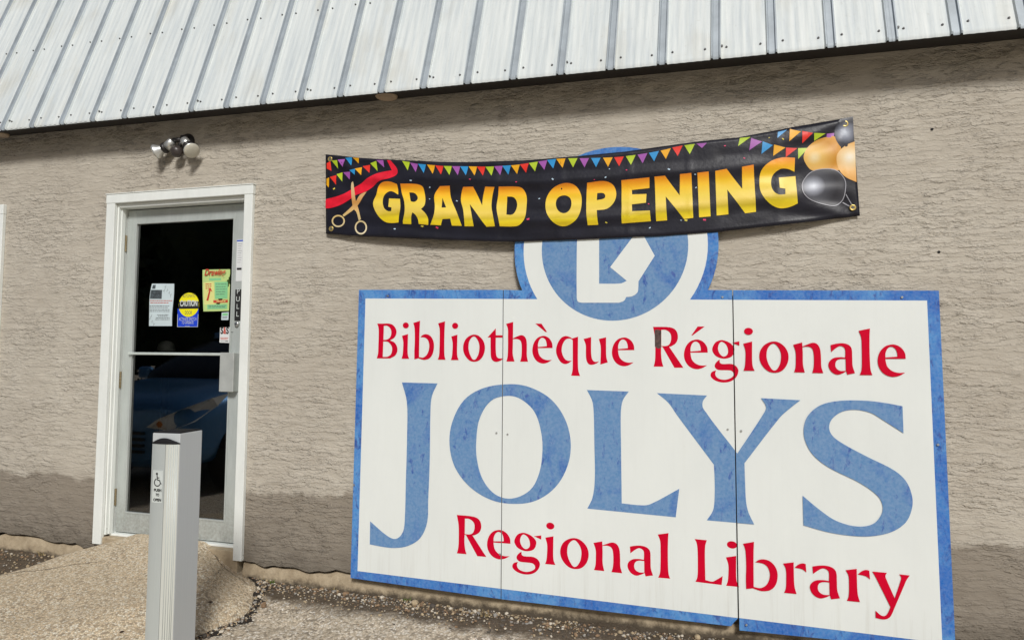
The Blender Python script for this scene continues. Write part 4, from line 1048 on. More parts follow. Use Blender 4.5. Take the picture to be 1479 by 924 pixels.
# ------------------------------------------------------------------ twin floodlight under the eave
def flood():
    base = pt(268, 204, -.02)
    t = thing('floodlight', (base.x, 0, base.z), 'twin headed silver and black security floodlight with sensor under the eave', 'floodlight')
    bm = bmesh.new(); lathe(bm, (base.x, 0.006, base.z), (0, -1, 0), [(0, .055), (.012, .055), (.022, .048), (.034, .03), (.052, .024)], 24); from_bm('mounting_plate', bm, M['lampbody'], t, True)
    bm = bmesh.new(); box(bm, (base.x - .028, -.040, base.z + .018), (base.x + .022, -.012, base.z + .036), .004); from_bm('rating_plate', bm, M['sensor'], t)
    hub = Vector((base.x, -.048, base.z))
    def head(a, b, mouth, name):
        A, B, C = [pt(*q) for q in (a, b, mouth)]
        d = (B - A).normalized()
        bm = bmesh.new(); tube(bm, hub, A - d * .004, .017, .017, 12); from_bm('arm', bm, M['lampbody'], t, True)
        h = bpy.data.objects
        bm = bmesh.new(); lathe(bm, A, d, [(0, .020), (.004, .027), ((B - A).length, .029)], 24); o = from_bm('lamp_holder', bm, M['silver'], t, True)
        L = (C - B).length; e = (C - B).normalized()
        bm = bmesh.new(); lathe(bm, B, e, [(-.002, .034), (.014, .036), (.024, .030)], 24); from_bm('collar', bm, M['lampbody'], o, True)
        bm = bmesh.new(); lathe(bm, B + e * .018, e, [(0, .020), (.012, .027), (.03, .036), (.045, .048), (.055, .0505)], 28); bu = from_bm('bulb', bm, M['silver'], t, True)
        bm = bmesh.new(); lathe(bm, B + e * .0732, e, [(0, .050), (.004, .047), (.010, .030), (.012, .01)], 28); from_bm('lens', bm, M['lens'], bu, True)
    head((250, 203.5, -.055), (240, 213, -.062), (217, 223.5, -.085), 'l')
    head((266, 202, -.055), (271.5, 211, -.068), (282, 224, -.115), 'r')
    s = pt(254, 218, -.075); bm = bmesh.new()
    tube(bm, hub, s + Vector((0, .02, .02)), .012, .012, 10); from_bm('arm', bm, M['lampbody'], t, True)
    bm = bmesh.new(); lathe(bm, s + Vector((0, .03, .012)), (0, -.75, -.5), [(0, .022), (.006, .034), (.03, .038), (.045, .034), (.056, .02), (.06, .004)], 24); from_bm('sensor', bm, M['sensor'], t, True)
flood()

# ------------------------------------------------------------------ papers and stickers on the glass
PY = 0.0815
def sheet(name, quad, label, cat, mat, sub=10, curl=None, y=PY):
    """quad: photo corners TL TR BR BL"""
    c = [pt(u, v, y) for u, v in quad]; base = (c[3] + c[2]) / 2
    t = thing(name, (base.x, y, base.z), label, cat)
    V = []
    for j in range(sub + 1):
        for i in range(sub + 1):
            a, b = i / sub, j / sub; p = (c[0]*(1-a) + c[1]*a)*(1-b) + (c[3]*(1-a) + c[2]*a)*b
            V.append((p.x, y - 0.0012 - (curl(a, b) if curl else 0), p.z))
    F = [(j*(sub+1)+i, (j+1)*(sub+1)+i, (j+1)*(sub+1)+i+1, j*(sub+1)+i+1) for j in range(sub) for i in range(sub)]
    pydata('paper', V, F, mat, t, True)
    def P(a, b, off=.0008):
        p = (c[0]*(1-a) + c[1]*a)*(1-b) + (c[3]*(1-a) + c[2]*a)*b
        return Vector((p.x, y - .0012 - (curl(a, b) if curl else 0) - off, p.z))
    return t, P
def pbox(name, t, P, a0, b0, a1, b1, mat, off=.0008):
    n = 6; V = []
    for j in range(n + 1):
        for i in range(n + 1): V.append(P(a0 + (a1 - a0)*i/n, b0 + (b1 - b0)*j/n, off))
    F = [(j*(n+1)+i, (j+1)*(n+1)+i, (j+1)*(n+1)+i+1, j*(n+1)+i+1) for j in range(n) for i in range(n)]
    return pydata(name, V, F, mat, t, True)
def lines(name, t, P, rows, mat, h=.011, off=.0009):
    bm = bmesh.new()
    for a0, a1, b in rows:
        a = a0
        while a < a1 - .01:
            e = min(a1, a + random.uniform(.04, .13)); vs = [bm.verts.new(P(*q, off)) for q in ((a, b), (a, b + h), (e, b + h), (e, b))]; bm.faces.new(vs); a = e + .018
    from_bm(name, bm, mat, t)['kind'] = 'stuff'
cg = crop(200, 370, 6.6)
M['pale'] = plain('pale_blue_paper', (0.56, 0.66, 0.69), .7, var=.04); M['grn'] = plain('pale_green_paper', (0.50, 0.66, 0.24), .7, var=.05); M['grn2'] = plain('mint_print', (0.23, 0.58, 0.28), .7, var=.05); M['prtred'] = plain('print_red', (0.55, 0.06, 0.03), .6)
M['photo'] = plain('dark_photo_print', (0.06, 0.075, 0.085), .6, var=.7, scale=60); M['yel'] = plain('caution_yellow', (0.88, 0.80, 0.01), .5, var=.04); M['cblue'] = plain('caution_blue', (0.01, 0.055, 0.62), .5, var=.04); M['dkprint'] = plain('print_dark', (0.10, 0.11, 0.12), .7)
t, P = sheet('flyer', [cg(130,262), cg(342,262), cg(319,665), cg(104,665)], 'pale blue paper notice with a small dark photo taped on door glass', 'notice', M['pale'], curl=lambda a, b: .012*math.sin(math.pi*b)*(1 - a) + .003*math.sin(7*b + 3*a))
pbox('photo_print', t, P, .02, .15, .50, .36, M['photo']); pbox('photo_print', t, P, .06, .03, .20, .12, M['photo'])
lines('text_print', t, P, [(.02, .95, .395), (.04, .80, .445)], M['prtred'], .016)
lines('text_print', t, P, [(.02, .85, .52), (.02, .8, .56), (.02, .88, .61), (.02, .9, .65), (.35, .85, .73), (.40, .82, .765), (.30, .9, .80), (.28, .9, .84)], M['dkprint'], .013)
bm = bmesh.new()
for (a, b) in ((.62, .08), (.72, .15), (.80, .22), (.86, .27), (.58, .17), (.05, .82), (.13, .90), (.22, .95), (.10, .77)):
    for k in range(3):
        a2, b2_ = a + .05*math.cos(2.1*k + a*9), b + .05*math.sin(2.1*k + a*9)
        vs = [bm.verts.new(P(*q, .0009)) for q in ((a, b), (a + .010, b + .006), (a2 + .008, b2_ + .004), (a2, b2_))]; bm.faces.new(vs)
from_bm('twig_print', bm, M['dkprint'], t)['kind'] = 'stuff'
# drawing contest flyer
t, P = sheet('flyer', [cg(612,130), cg(872,124), cg(866,520), cg(622,526)], 'green and yellow Drawing flyer with a red arrow taped on door glass', 'notice', M['grn'], curl=lambda a, b: .004*math.sin(3*b + 4*a) + .006*max(0, b - .8)*(1 - a))
M['ylw'] = plain('pale_yellow_print', (0.72, 0.72, 0.26), .7, var=.04)
pbox('panel_print', t, P, .04, .30, .42, .84, M['ylw'], .0005); pbox('panel_print', t, P, .45, .30, .92, .70, M['grn2']); pbox('panel_print', t, P, .38, .735, .94, .80, M['prtred']); pbox('panel_print', t, P, .15, .84, .92, .95, M['grn2'])
pbox('panel_print', t, P, .26, .205, .68, .265, M['grn2'])
lines('text_print', t, P, [(.49, .88, .35), (.49, .86, .41), (.49, .88, .47), (.49, .85, .53), (.49, .80, .59), (.2, .88, .865), (.2, .85, .90)], M['dkprint'], .012, .0013); lines('text_print', t, P, [(.12, .34, .34), (.12, .36, .39), (.12, .30, .44)], M['prtred'], .02, .0013)
lines('text_print', t, P, [(.5, .85, .757)], M['ylw'], .02, .0013)
bm = bmesh.new()
for L in ([(.13, .74), (.20, .75), (.30, .50), (.25, .49)], [(.17, .53), (.30, .43), (.36, .54), (.29, .50), (.25, .49)]): bm.faces.new([bm.verts.new(P(*q, .0013)) for q in L])
from_bm('arrow_print', bm, M['prtred'], t)
q = P(.47, .185, .0075); text('text_print', 'Drawing', q, .060, M['prtred'], t, bold=.0012, shear=.3, width=.165)
# caution sticker
t, P = sheet('caution_sticker', [cg(375,500), cg(575,500), cg(567,674), cg(371,674)], 'round topped yellow and blue CAUTION automatic door sticker on the glass', 'sticker', M['cblue'])
c0 = pt(*cg(480, 463), PY - .0016); rx = pt(*cg(577, 463), PY).x - pt(*cg(383, 463), PY).x; rz = pt(*cg(480, 348), PY).z - pt(*cg(480, 578), PY).z
from_bm('yellow_disc', flat([[(c0.x + rx/2*math.cos(a), c0.z + rz/2*math.sin(a)) for a in np.linspace(0, 2*math.pi, 40, endpoint=False)]], xz3(PY - .0020)), M['yel'], t)
boxo('black_band', (c0.x - rx*.49, PY - .0027, c0.z - .026), (c0.x + rx*.49, PY - .0022, c0.z + .022), M['ink'], t, 0)
text('text_print', 'CAUTION', (c0.x, PY - .0032, c0.z - .018), .052, M['decal'], t, bold=.002, width=rx*.85)
text('text_print', 'AUTOMATIC', (c0.x, PY - .0028, c0.z + .042), .032, M['dkprint'], t, width=rx*.62); text('text_print', 'DOOR', (c0.x, PY - .0028, c0.z - .070), .034, M['dkprint'], t, width=rx*.34)
q = P(.5, .70); text('text_print', 'ACTIVATE SWITCH', (q.x, q.y, q.z), .030, M['decal'], t, width=rx*.86); q = P(.5, .86); text('text_print', 'TO OPERATE', (q.x, q.y, q.z - .004), .030, M['decal'], t, width=rx*.58)
lines('text_print', t, P, [(.38, .62, .95)], M['decal'], .02)
bm = bmesh.new()
for a0, b0, a1, b1_ in ((0, .3, .02, 1), (.98, .3, 1, 1), (.02, .98, .98, 1)): bm.faces.new([bm.verts.new(P(*q, .0006)) for q in ((a0, b0), (a0, b1_), (a1, b1_), (a1, b0))])
from_bm('sticker_border', bm, M['decal'], t)
# small stickers
t, P = sheet('sticker', [cg(795,537), cg(862,532), cg(858,607), cg(790,608)], 'small pale green square sticker below the green flyer on the glass', 'sticker', M['pale'], 4)
pbox('panel_print', t, P, .12, .12, .88, .42, M['grn2']); lines('text_print', t, P, [(.15, .85, .55), (.15, .8, .70)], M['dkprint'], .06)
t, P = sheet('sticker', [cg(779,680), cg(871,675), cg(867,826), cg(773,822)], 'white sticker with bold black and red S&S lettering near the lock', 'sticker', M['paper'], 4)
q0 = P(.5, .52)
for ch, a, m in (('S', .22, 'ink'), ('&', .50, 'prtred'), ('S', .78, 'ink')):
    q = P(a, .53); text('text_print', ch, (q.x, q.y, q.z), .060, M[m], t, bold=.0024, width=.0215)
lines('text_print', t, P, [(.08, .9, .66), (.12, .85, .75)], M['prtred'], .04); lines('text_print', t, P, [(.1, .55, .86)], M['faint'], .05); lines('text_print', t, P, [(.6, .9, .86)], M['dkprint'], .06)

# ------------------------------------------------------------------ door opener post
def post():
    W_, L_, H = .142, .165, 1.061; C0 = Vector((-2.379, -1.024, 0)); a = math.radians(-6.3)
    left = Vector((-math.cos(a), math.sin(a), 0)); back = Vector((math.sin(a), math.cos(a), 0))
    t = thing('door_opener_post', tuple(C0 + left*W_/2 + back*L_/2), 'silver aluminium push to open post with black cap before the door', 'post')
    B = Matrix(((-left.x, back.x, 0, 0), (-left.y, back.y, 0, 0), (0, 0, 1, 0), (0, 0, 0, 1))); X = Matrix.Translation(C0 + left*W_) @ B      # local x right, y back
    boxo('post_body', (0, 0, -.05), (W_, L_, H - .004), M['postm'], t, .0022, X)
    boxo('base_flange', (-.05, -.05, -.004), (W_ + .05, L_ + .05, .008), M['postm'], t, .002, X)
    boxo('top_cap', (.004, .004, H - .0037), (W_ - .004, L_ - .004, H + .002), M['capm'], t, .002, X)
    # bowed press plate in two strips, black end caps
    prof = [(0.001, -.001), (.004, -.0105), (.0155, -.0185), (.030, -.0245), (.046, -.0285), (.0625, -.0305), (.0795, -.0307), (.094, -.0292), (.108, -.026), (.121, -.021), (.132, -.014), (.139, -.006), (.141, -.001)]
    prof = [(x_, y_*.5) for x_, y_ in prof]
    zt_ = H - .052
    def plate(P2, m, nm):
        bm = bmesh.new(); n = len(P2); lo = [bm.verts.new(X @ Vector((x, y, -.04))) for x, y in P2]; hi = [bm.verts.new(X @ Vector((x, y, zt_))) for x, y in P2]
        inn = [bm.verts.new(X @ Vector((x, 0.0005, zt_))) for x, y in (P2[-1], P2[0])]
        for i in range(n - 1): bm.faces.new((lo[i], lo[i+1], hi[i+1], hi[i]))
        bm.faces.new(hi + inn); bmesh.ops.recalc_face_normals(bm, faces=bm.faces)
        for f in bm.faces:
            f.smooth = len(f.verts) == 4
        for e in bm.edges:
            if len(e.link_faces) == 2 and e.calc_face_angle(0) > .28: e.smooth = False
        return from_bm(nm, bm, m, t)
    plate(prof[:7] + [(.0795, -.010)], M['plate'], 'press_plate')
    plate([(.0815, -.010), (.0815, -.0153)] + prof[7:], M['plate2'], 'press_plate')
    bm = bmesh.new()
    for k in range(3): x = .098 + .0105*k; y = np.interp(x, [p[0] for p in prof], [p[1] for p in prof]); tube(bm, X @ Vector((x, y - .0002, -.04)), X @ Vector((x, y - .0002, zt_)), .0016, n=8)
    for x in (.128, .134): y = np.interp(x, [p[0] for p in prof], [p[1] for p in prof]); tube(bm, X @ Vector((x, y, -.04)), X @ Vector((x, y, zt_)), .0018, n=8)
    from_bm('plate_ridges', bm, M['plate'], t, True)
    boxo('plate_gap', (.0797, -.011, -.04), (.0813, -.0095, zt_), M['joint'], t, 0, X)
    bm = bmesh.new(); n = len(prof)
    A = [bm.verts.new(X @ Vector((x, y*1.06 - .001, zt_))) for x, y in [(-.002, 0)] + prof + [(.144, 0)]]; Bv = [bm.verts.new(X @ Vector((x, y*1.04 - .0005, zt_ + .005 + .012*math.sin(math.pi*min(1, max(0, x/.142)))))) for x, y in [(-.002, 0)] + prof + [(.144, 0)]]
    Cv = [bm.verts.new(X @ Vector((.071 + (x - .071)*.9, y*.8, zt_ + .008 + .020*math.sin(math.pi*min(1, max(0, x/.142)))))) for x, y in [(0, 0)] + prof + [(.142, 0)]]
    for U, V_ in ((A, Bv), (Bv, Cv)):
        for i in range(len(U) - 1): bm.faces.new((U[i], U[i+1], V_[i+1], V_[i]))
    bm.faces.new(Cv); bm.faces.new(A[::-1]); bmesh.ops.recalc_face_normals(bm, faces=bm.faces); from_bm('plate_cap', bm, M['capm'], t)
    # decal on the left strip: set flat on the facet
    p0, p1 = Vector((.0180, -.0103, 0)), Vector((.0745, -.0161, 0)); d = (p1 - p0); d.normalize(); nrm = Vector((d.y, -d.x, 0)); nrm = nrm if nrm.y < 0 else -nrm
    zc1, zc0 = .955 - .0, .79
    c_top = H - .172; c_bot = c_top - .147
    base = X @ (p0 + nrm*.0014); dx = (B @ d.to_4d()).to_3d() if False else (B.to_3x3() @ d); nn = B.to_3x3() @ nrm; Wd = (p1 - p0).length
    def Q(a_, z, off=0): return base + dx*(a_*Wd) + nn*off + Vector((0, 0, z))
    dec = pydata('decal', [Q(0, c_bot), Q(1, c_bot), Q(1, c_top), Q(0, c_top)], [(0, 1, 2, 3)], M['decal'], t)
    def Tx(s, z, size, wd):
        cu = bpy.data.curves.new('x', 'FONT'); cu.body = s; cu.size = size; cu.align_x = 'CENTER'; cu.offset = .0009
        tmp = bpy.data.objects.new('x', cu); COL.objects.link(tmp); bpy.context.view_layer.update(); me = bpy.data.meshes.new_from_object(tmp); bpy.data.objects.remove(tmp)
        xs = [v.co.x for v in me.vertices]; k = wd / (max(xs) - min(xs))
        for v in me.vertices: v.co = Q(.52, z, .0006) + dx*(v.co.x*k) + Vector((0, 0, v.co.y))
        me.materials.clear(); link('decal_text', me, M['ink'], dec)
    Tx('PUSH', c_top - .096, .0165, .042); Tx('TO', c_top - .117, .0165, .020); Tx('OPEN', c_top - .140, .0165, .044)
    # wheelchair symbol, drawn in units of the decal's upper square
    bm = bmesh.new()
    def bar(pts, hw):
        for (x0, z0), (x1, z1) in zip(pts, pts[1:]):
            L = math.hypot(x1 - x0, z1 - z0); nx, nz = -(z1 - z0)/L*hw, (x1 - x0)/L*hw
            bm.faces.new([bm.verts.new(Q(.5 + (x)/Wd, c_top - .040 + z, .0006 + random.uniform(0, .0001))) for x, z in ((x0 + nx, z0 + nz), (x1 + nx, z1 + nz), (x1 - nx, z1 - nz), (x0 - nx, z0 - nz))])
    bm.faces.new([bm.verts.new(Q(.5 + (-.006 + .0058*math.cos(k*.5236))/Wd, c_top - .016 + .0058*math.sin(k*.5236), .0007)) for k in range(12)])
    bar([(-.005, .018), (-.003, -.004), (.010, -.005), (.0165, -.021), (.021, -.019)], .0026); bar([(-.004, .006), (.008, .006)], .0022)
    ar = [(-.002 + .0165*math.cos(r_), -.0155 + .0165*math.sin(r_)) for r_ in np.linspace(math.radians(112), math.radians(338), 18)]; bar(ar, .0024)
    from_bm('decal_symbol', bm, M['ink'], dec)
post()

# ------------------------------------------------------------------ loose ground: gravel, stones, leaf litter, weeds
PADP = np.array(PAD)
def in_pad(x, y, grow=0.0):
    c = False
    for (x0, y0), (x1, y1) in zip(PADP, np.roll(PADP, -1, 0)):
        if (y0 > y) != (y1 > y) and x < (x1 - x0)*(y - y0)/(y1 - y0) + x0: c = not c
    return c
ICO = None
def stones(name, items, mats, label=None):
    """many little angular stones joined in one mesh"""
    bm = bmesh.new(); bmesh.ops.create_icosphere(bm, subdivisions=1, radius=1.0); bv = np.array([v.co[:] for v in bm.verts]); bf = np.array([[v.index for v in f.verts] for f in bm.faces]); bm.free()
    V, F, MI = [], [], []
    for k, (x, y, z, r) in enumerate(items):
        s = rng.uniform(.65, 1.25, 3) * r; s[2] *= .7; th = rng.uniform(0, 6.28)
        p = bv * (1 + rng.uniform(-.22, .22, (len(bv), 1))) * s; c_, s_ = math.cos(th), math.sin(th)
        p = np.c_[p[:, 0]*c_ - p[:, 1]*s_, p[:, 0]*s_ + p[:, 1]*c_, p[:, 2]] + (x, y, z + r*.25)
        V.append(p); F.append(bf + k*len(bv)); MI += [int(rng.integers(len(mats)))] * len(bf)
    me = bpy.data.meshes.new(name); me.from_pydata(np.concatenate(V).tolist(), [], np.concatenate(F).tolist()); me.update()
    for m in mats: me.materials.append(m)
    me.polygons.foreach_set('material_index', MI)
    o = link(name, me, None); tag(o, label, None, None, 'stuff'); return o
SM_ = [plain('stone_tan', (0.42, 0.33, 0.21), .85, var=.3, scale=90), plain('stone_grey', (0.30, 0.28, 0.25), .85, var=.3, scale=90), plain('stone_pale', (0.60, 0.54, 0.44), .85, var=.2, scale=90), plain('stone_dark', (0.10, 0.085, 0.07), .9, var=.3, scale=90), plain('stone_brown', (0.26, 0.17, 0.10), .9, var=.3, scale=90)]
SM = [SM_[0], SM_[1], SM_[0], SM_[4], SM_[4], SM_[3], SM_[2]]
items = []
while len(items) < 3600:
    x = rng.uniform(-2.75, 1.6); d = abs(rng.normal(0, .105)); y = -0.012 - d
    if in_pad(x, y): continue
    items.append((x, y, float(gz(x, y)), float(rng.lognormal(-5.35, .42))))
while len(items) < 4700:
    x = rng.uniform(-6.5, -4.02); d = abs(rng.normal(0, .16)); y = -.012 - d
    if not in_pad(x, y): items.append((x, y, float(gz(x, y)), float(rng.lognormal(-5.2, .42))))
n = 0                                                    # in the joint round the apron
A_, B_ = PADP, np.roll(PADP, -1, 0)
while n < 1300:
    k = rng.integers(len(A_)); f = rng.uniform(); q = A_[k]*(1-f) + B_[k]*f
    if q[0] < -3.4 and q[1] > -.6: pass
    nrm = np.array([B_[k][1] - A_[k][1], A_[k][0] - B_[k][0]]); nrm = nrm / (np.linalg.norm(nrm) + 1e-9); off = abs(rng.normal(0, .030)) + .002
    for sg in (1, -1):
        x, y = q + nrm*off*sg
        if not in_pad(x, y) and y < -.01: items.append((x, y, float(gz(x, y)) + .009, float(rng.lognormal(-5.45, .45)))); n += 1; break
stones('gravel', items, SM, 'loose gravel and grit along the foot of the wall')
# dark soil packed into the crack round the apron and under the wall
def soil():
    t = NT('black_soil'); p = t.coord(); a = t.noise(p, 60, 5, .7).outputs[0]
    t.set('Base Color', t.ramp(a, [(.3, (.010, .008, .006)), (.6, (.030, .022, .015)), (.8, (.075, .055, .034))])); t.set('Roughness', .95); t.bump(a, .012)
    bm = bmesh.new(); N_ = len(PADP); pts = [i for i in range(N_) if PADP[i][1] < .03]
    dense = []
    for i, j in zip(pts, pts[1:]):
        for f in np.linspace(0, 1, 6, endpoint=False): dense.append(PADP[i]*(1-f) + PADP[j]*f)
    dense = np.array(dense); tg = np.gradient(dense, axis=0); tg /= np.linalg.norm(tg, axis=1)[:, None]; nr = np.c_[-tg[:, 1], tg[:, 0]]
    if np.dot(nr[len(nr)//2], dense[len(nr)//2] - PADP.mean(0)) < 0: nr = -nr
    rows = []
    for k, (q, n_) in enumerate(zip(dense, nr)):
        wd = .030 + .016*math.sin(k*.37) * math.sin(k*.13 + 1) + rng.uniform(-.012, .012)
        wd *= 1.5 if q[0] > -2.9 else .7
        r = []
        for f, h in ((-.012, .012), (.25*wd, .009), (.6*wd, .008), (wd, .0)):
            x, y = q + n_*f; y = min(y, .0); r.append(bm.verts.new((x, y, float(gz(x, y)) + h + wave_noise(x, y, 8, (60, 120), (.003, .002)) + .001)))
        rows.append(r)
    for A2, B2 in zip(rows, rows[1:]):
        for k in range(3): bm.faces.new((A2[k], A2[k+1], B2[k+1], B2[k]))
    bmesh.ops.recalc_face_normals(bm, faces=bm.faces)
    o = from_bm('soil', bm, t.m, None, True); tag(o, 'black soil and moss in the crack round the apron', None, None, 'stuff')
soil()
def rock(u, v, r, label, mat):
    d = np.array([(u - CX)/FOC, -(v - CY)/FOC, 1]) @ CAM; tt = (.055 - CZ)/d[2]; x, y = d[0]*tt, d[1]*tt - D
    bm = bmesh.new(); bmesh.ops.create_icosphere(bm, subdivisions=2, radius=r)
    rr = random.Random(u)
    for w_ in bm.verts: w_.co *= 1 + .18*math.sin(w_.co.x*90 + u) * math.cos(w_.co.y*70) + rr.uniform(-.07, .07); w_.co.z *= .85; w_.co += Vector((x, min(y, -.02 - r), float(gz(x, y)) + r*.6))
    o = from_bm('stone', bm, mat, None, True); tag(o, label, 'stone')
rock(600, 872, .021, 'rounded tan stone by the wall under the left sign panel', SM[0])
rock(1008, 918, .016, 'pale stone below the middle sign panel near its right end', SM[2])
def weed(u, v, n, h, label, cols):
    d = np.array([(u - CX)/FOC, -(v - CY)/FOC, 1]) @ CAM; tt = (.06 - CZ)/d[2]; x, y = d[0]*tt, min(-.015, d[1]*tt - D); z = float(gz(x, y)) - .004
    t = thing('weed', (x, y, z), label, 'weed'); rr = random.Random(u*7); bm = bmesh.new()
    for k in range(n):
        a = rr.uniform(0, 6.28); L = h*rr.uniform(.5, 1.1); ln = rr.uniform(.3, 1.1); p = Vector((x + rr.uniform(-.02, .02), y + rr.uniform(-.012, .008), z)); w_ = rr.uniform(.0016, .0034); side = Vector((-math.sin(a), math.cos(a), 0))*w_
        prev = None
        for f in (0, .35, .7, 1):
            c_ = p + Vector((math.cos(a)*ln*L*f*f, math.sin(a)*ln*L*f*f*.6 - abs(ln)*L*f*f*.25, L*f*(1 - .25*f))); k_ = (1 - f*.93); e = (bm.verts.new(c_ - side*k_), bm.verts.new(c_ + side*k_))
            if prev: bm.faces.new((prev[0], prev[1], e[1], e[0]))
            prev = e
    from_bm('blades', bm, cols, t)
GRN = plain('weed_green', (0.14, 0.20, 0.035), .7, var=.4, scale=60); DRY = plain('dry_grass', (0.33, 0.25, 0.12), .8, var=.3, scale=60)
weed(588, 864, 26, .030, 'small green grass tuft by the tan stone at the wall', GRN); weed(394, 842, 22, .034, 'green weed at the corner of apron and wall', GRN)
weed(700, 884, 14, .05, 'dry tan grass stems at the wall under the middle panel', DRY); weed(65, 800, 18, .05, 'dry grass clump at wall base left of the door', DRY); weed(380, 838, 16, .04, 'brown dry stems beside the right door casing', DRY)
weed(485, 850, 10, .03, 'wisp of dry grass at wall base left of the sign', DRY); weed(820, 898, 12, .03, 'low dry grass under the middle of the sign', DRY)
LEAF = plain('dead_leaf', (0.055, 0.03, 0.018), .8, var=.4, scale=40)
def leaf(u, v, s, a, label):
    lo, hi = 0.0, .3                                     # find the apron surface under this ray
    d = np.array([(u - CX)/FOC, -(v - CY)/FOC, 1]) @ CAM; bpy.context.view_layer.update()
    dg = bpy.context.evaluated_depsgraph_get(); hit = S.ray_cast(dg, Vector((0, -D, CZ)) + Vector(d)*0.5, Vector(d).normalized())
    if not hit[0]: return
    p, nrm = hit[1], hit[2]; bm = bmesh.new(); c_, s_ = math.cos(a), math.sin(a)
    L = [(-1, 0), (-.5, .35), (.1, .42), (.6, .25), (1, 0), (.5, -.3), (-.1, -.4), (-.6, -.25)]
    ce = bm.verts.new(p + Vector((0, 0, .004))); R_ = [bm.verts.new(p + Vector(((x*c_ - y*s_)*s, (x*s_ + y*c_)*s, .006 + .012*abs(y)))) for x, y in L]
    for i in range(8): bm.faces.new((ce, R_[i], R_[(i+1) % 8]))
    tag(from_bm('dead_leaf', bm, LEAF, None, True), label, 'leaf')
leaf(304, 871, .014, .3, 'dark dead leaf on the apron right of the post'); leaf(176, 914, .013, 1.1, 'brown dead leaf on the apron left of the post')
